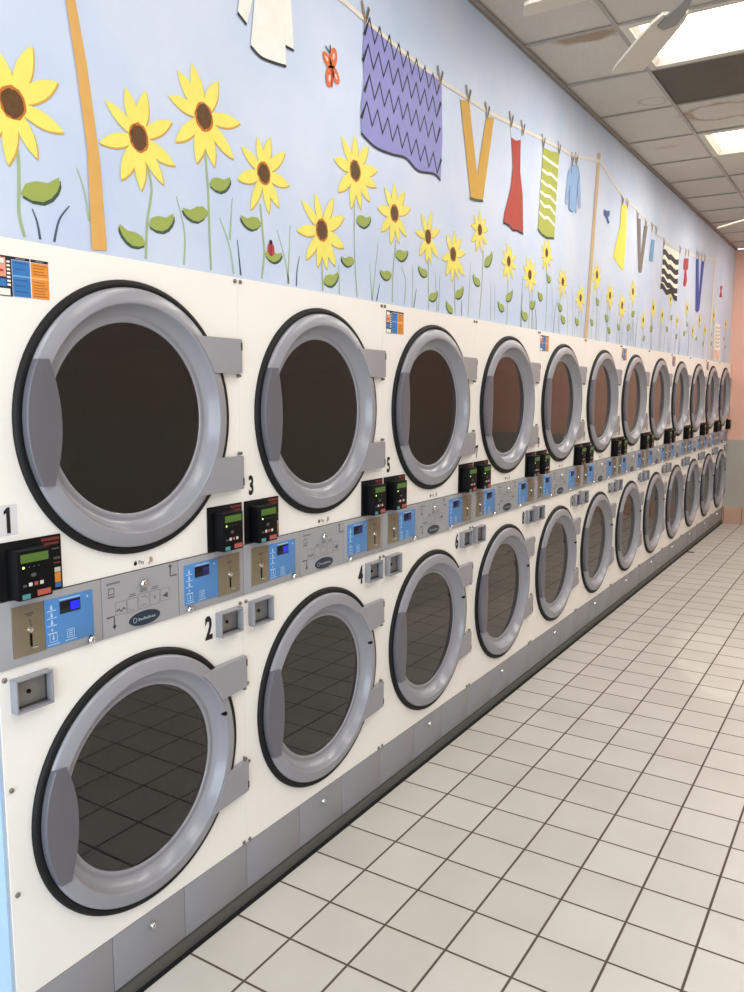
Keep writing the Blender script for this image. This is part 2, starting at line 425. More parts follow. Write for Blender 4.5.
# painted mural: wall coordinates (x, z) in metres
FLOWERS=[((0.132, 2.221), [(0.187, 2.355), (0.249, 2.299), (0.259, 2.194), (0.187, 2.12), (0.114, 2.09), (0.041, 2.104), (0.022, 2.181), (0.053, 2.263), (0.103, 2.318)], [(0.132, 2.158), (0.14, 2.115), (0.138, 2.046), (0.135, 1.993), (0.146, 1.946)]), ((0.48, 2.238), [(0.379, 2.298), (0.443, 2.346), (0.507, 2.357), (0.594, 2.307), (0.601, 2.199), (0.559, 2.142), (0.483, 2.111), (0.419, 2.124), (0.357, 2.196)], [(0.501, 2.19), (0.518, 2.123), (0.5, 2.038), (0.492, 1.946)]), ((0.713, 2.35), [(0.671, 2.476), (0.618, 2.44), (0.583, 2.368), (0.603, 2.259), (0.681, 2.223), (0.75, 2.228), (0.83, 2.268), (0.86, 2.373), (0.771, 2.461)], [(0.715, 2.266), (0.724, 2.164), (0.726, 2.04), (0.73, 1.947)]), ((0.963, 2.257), [(0.935, 2.355), (0.994, 2.369), (1.067, 2.342), (1.086, 2.248), (1.033, 2.172), (0.984, 2.145), (0.9, 2.141), (0.844, 2.216), (0.862, 2.31)], [(0.945, 2.165), (0.957, 2.076), (0.961, 2.02), (0.948, 1.948)]), ((1.259, 2.14), [(1.222, 2.254), (1.147, 2.217), (1.121, 2.118), (1.168, 2.034), (1.234, 2.018), (1.286, 2.017), (1.336, 2.035), (1.39, 2.104), (1.39, 2.206), (1.326, 2.258)], [(1.258, 2.038), (1.265, 1.944)]), ((1.458, 2.373), [(1.373, 2.467), (1.457, 2.491), (1.543, 2.477), (1.603, 2.406), (1.598, 2.348), (1.554, 2.288), (1.494, 2.249), (1.432, 2.241), (1.351, 2.282), (1.327, 2.384)], [(1.455, 2.261), (1.457, 2.088), (1.474, 1.944)]), ((1.728, 2.278), [(1.726, 2.388), (1.805, 2.372), (1.85, 2.319), (1.822, 2.207), (1.765, 2.173), (1.7, 2.159), (1.631, 2.197), (1.607, 2.276), (1.653, 2.359)], [(1.743, 2.183), (1.721, 2.051), (1.719, 1.947)]), ((1.996, 2.234), [(2.025, 2.341), (2.098, 2.28), (2.087, 2.165), (2.021, 2.132), (1.987, 2.131), (1.924, 2.15), (1.89, 2.239), (1.937, 2.318)], [(2.001, 2.143), (2.011, 1.947)]), ((2.224, 2.196), [(2.238, 2.299), (2.3, 2.276), (2.343, 2.218), (2.342, 2.12), (2.281, 2.098), (2.219, 2.08), (2.159, 2.099), (2.121, 2.163), (2.158, 2.268)], [(2.243, 2.107), (2.256, 1.946)]), ((2.49, 2.341), [(2.583, 2.362), (2.55, 2.402), (2.486, 2.43), (2.424, 2.397), (2.396, 2.35), (2.406, 2.277), (2.453, 2.239), (2.518, 2.242), (2.57, 2.289)], [(2.534, 2.258), (2.527, 2.114), (2.507, 1.948)]), ((2.833, 2.246), [(2.922, 2.288), (2.863, 2.323), (2.806, 2.334), (2.76, 2.292), (2.746, 2.234), (2.769, 2.164), (2.826, 2.151), (2.894, 2.168), (2.931, 2.223)], [(2.833, 2.187), (2.834, 2.088), (2.834, 1.93)]), ((3.117, 2.215), [(3.214, 2.236), (3.181, 2.286), (3.116, 2.307), (3.057, 2.306), (3.02, 2.25), (3.027, 2.186), (3.061, 2.14), (3.12, 2.111), (3.168, 2.134), (3.212, 2.177)], [(3.117, 2.152), (3.13, 2.072), (3.125, 1.93)]), ((3.353, 2.36), [(3.426, 2.395), (3.382, 2.443), (3.312, 2.429), (3.274, 2.389), (3.271, 2.328), (3.301, 2.266), (3.372, 2.256), (3.419, 2.298), (3.453, 2.339)], [(3.353, 2.302), (3.381, 2.145), (3.37, 1.93)]), ((3.628, 2.236), [(3.703, 2.281), (3.67, 2.309), (3.603, 2.31), (3.563, 2.291), (3.54, 2.243), (3.552, 2.186), (3.589, 2.144), (3.656, 2.144), (3.691, 2.173), (3.71, 2.228)], [(3.628, 2.181), (3.584, 2.083), (3.602, 1.93)]), ((3.958, 2.176), [(4.039, 2.214), (3.998, 2.252), (3.941, 2.251), (3.883, 2.215), (3.865, 2.152), (3.892, 2.112), (3.947, 2.078), (4.004, 2.09), (4.046, 2.146)], [(3.958, 2.119), (3.93, 2.053), (3.941, 1.93)]), ((4.268, 2.349), [(4.361, 2.334), (4.342, 2.394), (4.275, 2.428), (4.222, 2.432), (4.167, 2.37), (4.169, 2.301), (4.221, 2.245), (4.292, 2.242), (4.335, 2.273)], [(4.268, 2.288), (4.305, 2.139), (4.29, 1.93)]), ((4.575, 2.251), [(4.664, 2.272), (4.628, 2.324), (4.569, 2.338), (4.515, 2.306), (4.48, 2.25), (4.491, 2.202), (4.558, 2.159), (4.604, 2.158), (4.657, 2.198)], [(4.575, 2.196), (4.592, 2.091), (4.585, 1.93)]), ((4.879, 2.211), [(4.952, 2.265), (4.89, 2.297), (4.815, 2.283), (4.788, 2.216), (4.807, 2.138), (4.866, 2.097), (4.936, 2.126), (4.984, 2.178)], [(4.879, 2.149), (4.845, 2.071), (4.859, 1.93)]), ((5.147, 2.334), [(5.227, 2.381), (5.166, 2.416), (5.118, 2.418), (5.068, 2.377), (5.052, 2.311), (5.089, 2.265), (5.159, 2.23), (5.205, 2.26), (5.244, 2.306)], [(5.147, 2.277), (5.142, 2.132), (5.144, 1.93)]), ((5.481, 2.153), [(5.541, 2.179), (5.506, 2.22), (5.462, 2.21), (5.412, 2.181), (5.411, 2.131), (5.438, 2.083), (5.476, 2.068), (5.524, 2.09), (5.552, 2.14)], [(5.481, 2.108), (5.511, 2.042), (5.499, 1.93)]), ((5.778, 2.272), [(5.861, 2.277), (5.831, 2.33), (5.775, 2.35), (5.73, 2.321), (5.702, 2.265), (5.704, 2.218), (5.758, 2.181), (5.812, 2.188), (5.847, 2.225)], [(5.778, 2.221), (5.746, 2.101), (5.759, 1.93)]), ((6.091, 2.238), [(6.155, 2.269), (6.103, 2.306), (6.047, 2.291), (6.01, 2.243), (6.025, 2.188), (6.064, 2.152), (6.13, 2.159), (6.159, 2.205)], [(6.091, 2.189), (6.055, 2.084), (6.07, 1.93)]), ((6.373, 2.396), [(6.441, 2.412), (6.418, 2.455), (6.366, 2.461), (6.318, 2.451), (6.301, 2.405), (6.301, 2.354), (6.35, 2.319), (6.402, 2.328), (6.442, 2.351)], [(6.373, 2.349), (6.333, 2.163), (6.349, 1.93)]), ((6.663, 2.233), [(6.722, 2.254), (6.687, 2.291), (6.644, 2.285), (6.609, 2.266), (6.598, 2.221), (6.621, 2.183), (6.661, 2.166), (6.702, 2.172), (6.723, 2.213)], [(6.663, 2.193), (6.636, 2.082), (6.647, 1.93)]), ((7.059, 2.377), [(7.138, 2.401), (7.095, 2.447), (7.035, 2.448), (6.992, 2.424), (6.967, 2.371), (6.994, 2.312), (7.052, 2.285), (7.098, 2.301), (7.139, 2.342)], [(7.059, 2.324), (7.106, 2.153), (7.087, 1.93)]), ((7.363, 2.187), [(7.424, 2.211), (7.396, 2.246), (7.338, 2.259), (7.307, 2.222), (7.294, 2.185), (7.319, 2.135), (7.36, 2.113), (7.407, 2.123), (7.431, 2.163)], [(7.363, 2.142), (7.329, 2.058), (7.342, 1.93)]), ((7.679, 2.312), [(7.753, 2.324), (7.735, 2.373), (7.663, 2.387), (7.614, 2.347), (7.597, 2.297), (7.623, 2.238), (7.684, 2.223), (7.745, 2.244)], [(7.679, 2.26), (7.645, 2.121), (7.658, 1.93)]), ((7.99, 2.232), [(8.06, 2.241), (8.044, 2.27), (8.0, 2.297), (7.962, 2.298), (7.928, 2.26), (7.92, 2.224), (7.929, 2.184), (7.967, 2.156), (8.013, 2.166), (8.058, 2.195)], [(7.99, 2.187), (7.963, 2.081), (7.974, 1.93)]), ((8.428, 2.414), [(8.504, 2.444), (8.46, 2.501), (8.389, 2.497), (8.345, 2.436), (8.343, 2.368), (8.397, 2.333), (8.465, 2.322), (8.51, 2.369)], [(8.428, 2.359), (8.468, 2.172), (8.452, 1.93)]), ((9.22, 2.378), [(9.292, 2.416), (9.226, 2.455), (9.165, 2.433), (9.13, 2.374), (9.151, 2.326), (9.206, 2.291), (9.273, 2.312), (9.303, 2.353)], [(9.22, 2.325), (9.266, 2.154), (9.247, 1.93)])]
LEAVES=[(0, (0.141, 2.036), (0.241, 2.092)), (1, (0.503, 2.031), (0.591, 2.075)), (1, (0.493, 1.981), (0.411, 2.019)), (2, (0.728, 2.177), (0.814, 2.215)), (2, (0.724, 2.102), (0.625, 2.096)), (3, (0.951, 2.11), (0.857, 2.118)), (3, (0.962, 2.023), (1.046, 2.038)), (4, (1.265, 1.974), (1.353, 2.018)), (5, (1.463, 2.208), (1.561, 2.239)), (5, (1.456, 2.067), (1.373, 2.072)), (6, (1.735, 2.127), (1.833, 2.159)), (6, (1.714, 2.047), (1.629, 2.059)), (7, (2.0, 2.084), (1.921, 2.112)), (7, (2.01, 1.99), (2.086, 2.031)), (8, (2.25, 2.02), (2.33, 2.077)), (8, (2.236, 1.952), (2.171, 1.998)), (9, (2.546, 2.191), (2.631, 2.269)), (9, (2.512, 2.1), (2.43, 2.141)), (10, (2.806, 2.059), (2.891, 2.12)), (10, (2.799, 2.008), (2.717, 2.047)), (11, (3.14, 1.985), (2.992, 2.03)), (12, (3.095, 2.051), (3.233, 2.096)), (12, (3.348, 2.104), (3.218, 2.149)), (12, (3.459, 2.21), (3.347, 2.255)), (13, (3.663, 2.072), (3.539, 2.117)), (13, (3.73, 2.009), (3.592, 2.054)), (14, (3.98, 2.014), (3.85, 2.059)), (15, (4.264, 2.031), (4.152, 2.076)), (15, (4.375, 2.169), (4.241, 2.214)), (16, (4.601, 2.084), (4.455, 2.129)), (16, (4.649, 2.003), (4.539, 2.048)), (17, (4.882, 2.042), (4.764, 2.087)), (18, (4.994, 2.058), (5.14, 2.103)), (18, (5.107, 2.164), (5.249, 2.209)), (20, (5.675, 2.09), (5.819, 2.135)), (19, (5.467, 2.002), (5.579, 2.047)), (21, (6.366, 2.121), (6.236, 2.166)), (22, (6.358, 2.231), (6.498, 2.276)), (23, (6.598, 2.082), (6.73, 2.127)), (24, (6.922, 2.127), (7.064, 2.172)), (24, (7.164, 2.217), (7.042, 2.262)), (26, (7.506, 2.111), (7.616, 2.156)), (27, (7.86, 2.08), (8.008, 2.125)), (28, (8.286, 2.194), (8.41, 2.239)), (28, (8.305, 2.101), (8.453, 2.146)), (29, (9.232, 2.195), (9.11, 2.24)), (29, (9.333, 2.109), (9.213, 2.154))]
GRASS=[(1, [(0.168, 2.01), (0.179, 1.984), (0.185, 1.947)]), (1, [(0.266, 2.034), (0.237, 1.998), (0.221, 1.947)]), (0, [(0.29, 2.124), (0.309, 2.078), (0.321, 2.009)]), (0, [(0.604, 2.122), (0.631, 2.032), (0.625, 1.948)]), (0, [(0.768, 2.095), (0.806, 2.027), (0.824, 1.948)]), (0, [(0.822, 2.159), (0.809, 2.041)]), (1, [(0.841, 2.046), (0.854, 1.947)]), (0, [(1.024, 2.104), (1.062, 2.019), (1.082, 1.947)]), (0, [(1.09, 2.129), (1.075, 1.947)]), (1, [(1.137, 2.04), (1.124, 1.996), (1.119, 1.945)]), (0, [(1.358, 2.041), (1.363, 1.944)]), (0, [(1.614, 2.154), (1.574, 1.941)]), (0, [(1.556, 2.07), (1.574, 1.943)]), (1, [(1.627, 2.006), (1.605, 1.943)]), (0, [(1.787, 2.088), (1.821, 2.036), (1.809, 1.948)]), (0, [(1.876, 2.109), (1.873, 1.944)]), (1, [(1.906, 2.018), (1.887, 1.943)]), (0, [(2.064, 2.102), (2.087, 1.945)]), (0, [(2.108, 2.104), (2.1, 1.947)]), (0, [(2.402, 2.185), (2.386, 1.948)]), (1, [(2.317, 2.012), (2.323, 1.945)]), (0, [(2.625, 2.124), (2.636, 1.948)]), (0, [(2.677, 2.12), (2.68, 1.951)]), (0, [(3.168, 2.084), (3.185, 2.007), (3.19, 1.93)]), (0, [(3.793, 2.222), (3.826, 2.076), (3.834, 1.93)]), (0, [(4.017, 2.036), (4.04, 1.983), (4.046, 1.93)]), (1, [(7.213, 2.259), (7.213, 2.095), (7.213, 1.93)]), (1, [(5.194, 2.138), (5.155, 2.034), (5.145, 1.93)]), (0, [(4.5, 2.246), (4.53, 2.088), (4.538, 1.93)]), (0, [(4.885, 2.169), (4.872, 2.049), (4.869, 1.93)]), (0, [(3.445, 2.247), (3.471, 2.089), (3.477, 1.93)]), (1, [(3.14, 2.225), (3.165, 2.077), (3.171, 1.93)]), (0, [(3.202, 2.101), (3.216, 2.015), (3.22, 1.93)]), (1, [(6.872, 2.112), (6.833, 2.021), (6.823, 1.93)]), (0, [(4.399, 2.278), (4.363, 2.104), (4.354, 1.93)]), (0, [(9.206, 2.026), (9.173, 1.978), (9.165, 1.93)]), (1, [(7.169, 2.246), (7.201, 2.088), (7.209, 1.93)]), (0, [(3.873, 2.144), (3.869, 2.037), (3.868, 1.93)]), (0, [(5.316, 2.218), (5.289, 2.074), (5.282, 1.93)]), (1, [(3.211, 2.053), (3.233, 1.991), (3.239, 1.93)]), (0, [(6.628, 2.064), (6.618, 1.997), (6.615, 1.93)]), (1, [(5.336, 2.208), (5.3, 2.069), (5.291, 1.93)]), (1, [(5.165, 2.285), (5.188, 2.107), (5.194, 1.93)]), (0, [(4.227, 2.241), (4.209, 2.086), (4.204, 1.93)]), (0, [(6.114, 2.022), (6.129, 1.976), (6.133, 1.93)]), (0, [(5.462, 2.049), (5.472, 1.99), (5.475, 1.93)]), (1, [(5.206, 2.135), (5.235, 2.032), (5.242, 1.93)]), (1, [(7.929, 2.215), (7.936, 2.073), (7.937, 1.93)]), (0, [(4.901, 2.166), (4.87, 2.048), (4.862, 1.93)]), (0, [(9.103, 2.158), (9.128, 2.044), (9.135, 1.93)]), (1, [(6.803, 2.178), (6.785, 2.054), (6.781, 1.93)]), (1, [(5.717, 2.234), (5.746, 2.082), (5.753, 1.93)]), (0, [(4.146, 2.09), (4.151, 2.01), (4.153, 1.93)]), (0, [(6.981, 2.058), (6.994, 1.994), (6.997, 1.93)]), (1, [(6.473, 2.278), (6.438, 2.104), (6.429, 1.93)]), (0, [(5.115, 2.161), (5.112, 2.045), (5.111, 1.93)]), (1, [(8.432, 2.065), (8.434, 1.998), (8.435, 1.93)]), (1, [(8.612, 2.177), (8.573, 2.053), (8.563, 1.93)]), (0, [(7.435, 2.177), (7.471, 2.054), (7.48, 1.93)]), (0, [(8.552, 2.033), (8.516, 1.981), (8.507, 1.93)]), (1, [(6.785, 2.162), (6.804, 2.046), (6.809, 1.93)]), (0, [(5.966, 2.252), (5.99, 2.091), (5.995, 1.93)]), (0, [(4.826, 2.203), (4.789, 2.067), (4.78, 1.93)]), (0, [(4.764, 2.127), (4.803, 2.028), (4.813, 1.93)]), (0, [(8.335, 2.247), (8.369, 2.088), (8.377, 1.93)]), (1, [(3.546, 2.129), (3.513, 2.029), (3.504, 1.93)]), (1, [(8.36, 2.277), (8.334, 2.104), (8.328, 1.93)]), (1, [(8.835, 2.268), (8.795, 2.099), (8.785, 1.93)]), (0, [(3.024, 2.092), (3.023, 2.011), (3.023, 1.93)]), (0, [(3.599, 2.189), (3.586, 2.06), (3.583, 1.93)]), (1, [(6.236, 2.164), (6.221, 2.047), (6.217, 1.93)]), (0, [(5.709, 2.048), (5.74, 1.989), (5.748, 1.93)]), (0, [(5.021, 2.105), (5.039, 2.018), (5.043, 1.93)]), (0, [(3.702, 2.19), (3.736, 2.06), (3.745, 1.93)]), (0, [(3.994, 2.225), (3.99, 2.077), (3.989, 1.93)]), (0, [(4.943, 2.111), (4.922, 2.02), (4.917, 1.93)]), (1, [(6.392, 2.079), (6.382, 2.005), (6.379, 1.93)]), (0, [(6.044, 2.192), (6.04, 2.061), (6.039, 1.93)]), (0, [(6.638, 2.064), (6.601, 1.997), (6.592, 1.93)]), (0, [(7.567, 2.277), (7.57, 2.104), (7.571, 1.93)]), (0, [(4.895, 2.099), (4.911, 2.014), (4.915, 1.93)]), (0, [(4.296, 2.146), (4.313, 2.038), (4.317, 1.93)]), (0, [(7.217, 2.098), (7.188, 2.014), (7.181, 1.93)]), (1, [(5.037, 2.244), (5.063, 2.087), (5.07, 1.93)]), (0, [(9.218, 2.019), (9.258, 1.975), (9.268, 1.93)]), (1, [(3.022, 2.193), (3.018, 2.062), (3.016, 1.93)]), (1, [(4.536, 2.281), (4.545, 2.105), (4.547, 1.93)]), (1, [(5.76, 2.215), (5.777, 2.073), (5.781, 1.93)]), (1, [(7.937, 2.037), (7.973, 1.983), (7.981, 1.93)]), (0, [(9.283, 2.132), (9.264, 2.031), (9.259, 1.93)]), (0, [(9.127, 2.106), (9.139, 2.018), (9.142, 1.93)]), (0, [(3.03, 2.112), (3.009, 2.021), (3.004, 1.93)]), (0, [(6.08, 2.272), (6.085, 2.101), (6.087, 1.93)])]
ART={'shirt_l': [(0.884, 2.791), (0.856, 2.667), (0.894, 2.649), (0.926, 2.741), (0.941, 2.814)], 'shirt': [(0.916, 2.851), (0.93, 2.729), (0.91, 2.597), (0.954, 2.582), (1.009, 2.585), (1.074, 2.594), (1.063, 2.78), (1.047, 2.885)], 'shirt_r': [(1.047, 2.871), (1.063, 2.78), (1.072, 2.651), (1.113, 2.652), (1.101, 2.794), (1.081, 2.885)], 'purple': [(1.512, 2.878), (1.624, 2.871), (1.711, 2.858), (1.898, 2.848), (2.025, 2.862), (2.092, 2.855), (2.107, 2.641), (2.097, 2.474), (2.036, 2.488), (1.907, 2.471), (1.809, 2.496), (1.706, 2.486), (1.587, 2.483), (1.495, 2.507), (1.494, 2.601), (1.513, 2.688), (1.503, 2.766)], 'zig': [[(1.512, 2.87), (2.084, 2.829)], [(1.503, 2.781), (2.087, 2.744)], [(1.513, 2.683), (2.085, 2.645)], [(1.494, 2.591), (2.1, 2.527)]], 'purple_hem': [(1.495, 2.507), (1.587, 2.483), (1.706, 2.486), (1.809, 2.496), (1.907, 2.471), (2.036, 2.488), (2.097, 2.474)], 'pants': [(2.265, 2.839), (2.35, 2.86), (2.448, 2.57), (2.532, 2.843), (2.617, 2.861), (2.561, 2.656), (2.513, 2.47), (2.449, 2.463), (2.411, 2.451), (2.386, 2.456), (2.328, 2.643)], 'pants_hem': [(2.378, 2.458), (2.449, 2.463), (2.516, 2.472)], 'dress': [(2.823, 2.827), (2.881, 2.826), (2.941, 2.846), (2.946, 2.697), (2.987, 2.589), (3.008, 2.404), (2.921, 2.408), (2.874, 2.4), (2.827, 2.415), (2.753, 2.418), (2.764, 2.467), (2.812, 2.555), (2.835, 2.605), (2.853, 2.7)], 'dress_hem': [(2.753, 2.418), (2.827, 2.415), (2.874, 2.4), (2.921, 2.408), (3.008, 2.404)], 'straps': [[(2.81, 2.879), (2.829, 2.826)], [(2.964, 2.882), (2.942, 2.843)]], 'green': [(3.25, 2.884), (3.359, 2.892), (3.498, 2.914), (3.475, 2.685), (3.46, 2.452), (3.347, 2.438), (3.273, 2.443), (3.21, 2.46), (3.221, 2.537), (3.239, 2.737)], 'green_hem': [(3.21, 2.46), (3.273, 2.443), (3.347, 2.438), (3.46, 2.452)], 'gw': [[(3.24, 2.841), (3.327, 2.837), (3.383, 2.837), (3.495, 2.837)], [(3.239, 2.771), (3.316, 2.766), (3.381, 2.777), (3.486, 2.764)], [(3.234, 2.715), (3.314, 2.706), (3.376, 2.713), (3.481, 2.701)], [(3.224, 2.66), (3.29, 2.649), (3.37, 2.658), (3.472, 2.639)], [(3.222, 2.611), (3.295, 2.593), (3.376, 2.606), (3.466, 2.58)], [(3.22, 2.551), (3.293, 2.534), (3.355, 2.545), (3.46, 2.521)]], 'blue': [(3.716, 2.903), (3.814, 2.921), (3.847, 2.867), (3.819, 2.807), (3.811, 2.649), (3.75, 2.646), (3.686, 2.648), (3.688, 2.78), (3.701, 2.849)], 'blue_l': [(3.709, 2.896), (3.651, 2.851), (3.617, 2.67), (3.659, 2.667), (3.693, 2.808)], 'blue_r': [(3.823, 2.916), (3.86, 2.87), (3.904, 2.696), (3.86, 2.684), (3.819, 2.807)], 'ydress': [(4.751, 2.883), (4.887, 2.895), (4.903, 2.742), (4.88, 2.447), (4.797, 2.456), (4.718, 2.48), (4.601, 2.509), (4.742, 2.729)], 'gpants': [(5.166, 2.855), (5.266, 2.87), (5.314, 2.62), (5.378, 2.841), (5.48, 2.851), (5.361, 2.497), (5.31, 2.485), (5.268, 2.493)], 'bcloth': [(5.608, 2.774), (5.716, 2.786), (5.687, 2.613), (5.572, 2.61)], 'bw': [(6.021, 2.797), (6.314, 2.807), (6.59, 2.813), (6.608, 2.418), (6.403, 2.441), (6.177, 2.435), (5.971, 2.455), (5.994, 2.634)], 'bws': [[(6.008, 2.731), (6.18, 2.739), (6.336, 2.719), (6.593, 2.736)], [(6.005, 2.651), (6.177, 2.657), (6.333, 2.635), (6.599, 2.65)], [(6.0, 2.578), (6.18, 2.58), (6.335, 2.56), (6.602, 2.573)], [(5.993, 2.513), (6.182, 2.51), (6.338, 2.485), (6.606, 2.49)], [(5.977, 2.46), (6.181, 2.449), (6.378, 2.447), (6.607, 2.421)]], 'rdress': [(6.805, 2.793), (7.001, 2.816), (7.008, 2.727), (6.935, 2.7), (6.984, 2.616), (6.929, 2.556), (6.834, 2.555), (6.858, 2.691), (6.795, 2.701)], 'bpants': [(7.334, 2.861), (7.459, 2.873), (7.561, 2.565), (7.599, 2.877), (7.742, 2.886), (7.629, 2.406), (7.527, 2.372), (7.444, 2.385)], 'rope': [[(0.233, 2.801), (0.543, 2.835), (0.916, 2.87), (1.379, 2.899), (1.518, 2.888), (1.768, 2.87), (2.065, 2.86), (2.319, 2.866), (2.572, 2.87), (2.807, 2.889), (3.177, 2.918), (3.479, 2.942), (3.713, 2.952), (4.22, 3.038)], [(4.22, 3.038), (4.762, 2.933), (5.134, 2.912), (5.546, 2.865), (5.993, 2.831), (6.637, 2.837), (7.48, 2.891), (8.344, 2.993)]], 'pole1': [(0.246, 2.694), (0.272, 2.706), (0.305, 2.492), (0.331, 2.355), (0.357, 2.154), (0.368, 1.949), (0.323, 1.944), (0.322, 2.169), (0.3, 2.345), (0.279, 2.482)], 'pole2': [(4.184, 3.077), (4.244, 3.091), (4.117, 1.931), (4.057, 1.928)], 'pole3': [(8.309, 3.008), (8.383, 3.018), (8.314, 1.94), (8.229, 1.938)], 'ladybug': (0.993, 2.041), 'butterfly': (1.315, 2.666), 'bfw': [[(1.315, 2.666), (1.267, 2.7)], [(1.315, 2.666), (1.335, 2.733)], [(1.315, 2.672), (1.295, 2.601)], [(1.315, 2.672), (1.358, 2.628)]], 'ant': [[(1.304, 2.709), (1.281, 2.723)], [(1.307, 2.71), (1.307, 2.735)]], 'bird': [(4.365, 2.775), (4.41, 2.771), (4.487, 2.785), (4.481, 2.752), (4.449, 2.737), (4.494, 2.71), (4.455, 2.697), (4.412, 2.727), (4.36, 2.737)], 'rbf': [(8.704, 2.753), (8.861, 2.765), (8.803, 2.71), (8.872, 2.646), (8.684, 2.633), (8.743, 2.698)], 'banner': [(8.507, 2.342), (8.851, 2.344), (8.979, 1.95), (8.518, 1.952)], 'pins': [(1.518, 2.884), (2.078, 2.851), (2.342, 2.858), (2.54, 2.845), (2.816, 2.881), (2.964, 2.88), (3.25, 2.888), (3.491, 2.912), (3.72, 2.909), (3.787, 2.925), (4.777, 2.881), (4.895, 2.883), (5.173, 2.849), (5.421, 2.837), (5.613, 2.843), (5.744, 2.841), (6.024, 2.785), (6.631, 2.815), (6.857, 2.823), (6.978, 2.835), (7.358, 2.879), (7.448, 2.876), (7.596, 2.886), (7.751, 2.893), (0.92, 2.853), (1.052, 2.881)]}
# ------------------------------------------------------------------ the setting
H = 3.268; X0, X1 = -3.0, 9.615; YR = -3.6; ZT = 1.933; YW = 0.03
PITCH = 0.617; CX0 = 2.93

mb = MB(); mb.face([(X0, YR, 0), (X1, YR, 0), (X1, 0.95, 0), (X0, 0.95, 0)], M['floor'])
floor = tag(mb.build('floor', normals=False), kind='structure')

# mural wall above the row of dryers
mb = MB(); mb.box(-0.02, X1, YW, YW + 0.12, ZT + 0.002, H, M['mural'])
wall = tag(mb.build('wall_left', smooth=False), kind='structure')
mb = MB(); mb.box(X0, 0.0, 0.95, 1.05, 0, H, M['plain']); mb.box(-0.02, 0.0, 0.15, 0.95, ZT + 0.002, H, M['plain'])
tag(mb.build('wall_alcove', smooth=False), kind='structure')
mb = MB(); mb.box(X1, X1 + 0.1, YR, 1.05, 0, H, M['endwall'])
wall_end = tag(mb.build('wall_back', smooth=False), kind='structure')
mb = MB(); mb.box(X1 - 0.012, X1, YR, -0.002, 0, 0.2, M['basetile'], 0.003)
tag(mb.build('baseboard_back', smooth=False), kind='structure')
mb = MB(); mb.box(X0, X1, YR - 0.1, YR, 0, H, M['sidewall'])
tag(mb.build('wall_right', smooth=False), kind='structure')
# shopfront wall behind the camera with one wide window
WY0, WY1, WZ0, WZ1 = -3.4, 0.3, 0.35, 2.75
mb = MB()
mb.box(X0 - 0.1, X0, YR, WY0, 0, H, M['plain']); mb.box(X0 - 0.1, X0, WY1, 1.05, 0, H, M['plain'])
mb.box(X0 - 0.1, X0, WY0, WY1, 0, WZ0, M['plain']); mb.box(X0 - 0.1, X0, WY0, WY1, WZ1, H, M['plain'])
tag(mb.build('wall_front', smooth=False), kind='structure')
mb = MB()
for y in (WY0, -2.2, -1.0, WY1 - 0.05): mb.box(X0 - 0.08, X0 - 0.02, y, y + 0.05, WZ0, WZ1, M['frame'], 0.004)
for z in (WZ0, WZ1 - 0.05): mb.box(X0 - 0.08, X0 - 0.02, WY0, WY1, z, z + 0.05, M['frame'], 0.004)
win = tag(mb.build('window_1'), kind='structure')
mb = MB(); mb.box(X0 - 0.055, X0 - 0.045, WY0 + 0.02, WY1 - 0.02, WZ0 + 0.02, WZ1 - 0.02, M['pane']); mb.build('pane', win)

# dropped ceiling: separate lay-in tiles over a tee grid, a few a little out of level
LY = [-0.425, -1.645, -2.865]
ybands = [(YW, LY[0])] + [(LY[i], LY[i + 1]) for i in range(2)] + [(LY[2], YR)]
LIGHTS = {}                                            # (column, band) cells that hold something else
for c in (0, 3, 6, 9): LIGHTS[(c, 1)] = 'light'
LIGHTS[(1, 1)] = 'dark'
for c in (-6, -3): LIGHTS[(c, 1)] = 'light'
for c in (-6, -3, 0, 3, 6, 9): LIGHTS[(c, 2)] = 'light'  # unseen second row: lamps without fixtures, added as front fill
mb = MB(); mb.box(X0, X1, YR, 0.95, H + 0.09, H + 0.12, M['void'])
rng = random.Random(3)
c0 = int(math.floor((X0 - CX0) / PITCH)); c1 = int(math.ceil((X1 - CX0) / PITCH))
for c in range(c0, c1):
    xa = max(X0, CX0 + c * PITCH) + 0.002; xb = min(X1, CX0 + (c + 1) * PITCH) - 0.002
    if xb - xa < 0.03: continue
    for bi, (ya, yb) in enumerate(ybands):
        if (c, bi) in LIGHTS: continue
        d = [rng.uniform(0, 0.004) for _ in range(4)]
        if (c, bi) in ((-1, 0), (0, 0)): d[2] += 0.006; d[3] += 0.006
        zz = H + 0.006
        lo = [(xa, yb + .002, zz + d[0]), (xb, yb + .002, zz + d[1]), (xb, ya - .002, zz + d[2]), (xa, ya - .002, zz + d[3])]
        hi = [(p[0], p[1], p[2] + 0.018) for p in lo]
        mb.face(lo[::-1], M['ctile']); mb.face(hi, M['ctile'])
        for k in range(4): mb.face([lo[k], lo[(k + 1) % 4], hi[(k + 1) % 4], hi[k]], M['ctile'])
ceiling = tag(mb.build('ceiling', smooth=False, normals=False), kind='structure')
mb = MB()
for c in range(c0 + 1, c1):
    x = CX0 + c * PITCH
    mb.box(x - 0.009, x + 0.009, YR, YW, H, H + 0.005, M['tee'])
for y in LY: mb.box(X0, X1, y - 0.010, y + 0.010, H - 0.0005, H + 0.0045, M['tee'])
tee = mb.build('ceiling_grid', ceiling, smooth=False)
mb = MB(); mb.box(-0.02, X1, YW - 0.020, YW, H - 0.003, H + 0.004, M['trim']); mb.box(-0.02, X1, YW - 0.002, YW, H - 0.014, H - 0.003, M['trim'])
tag(mb.build('trim_1', smooth=False), kind='structure')

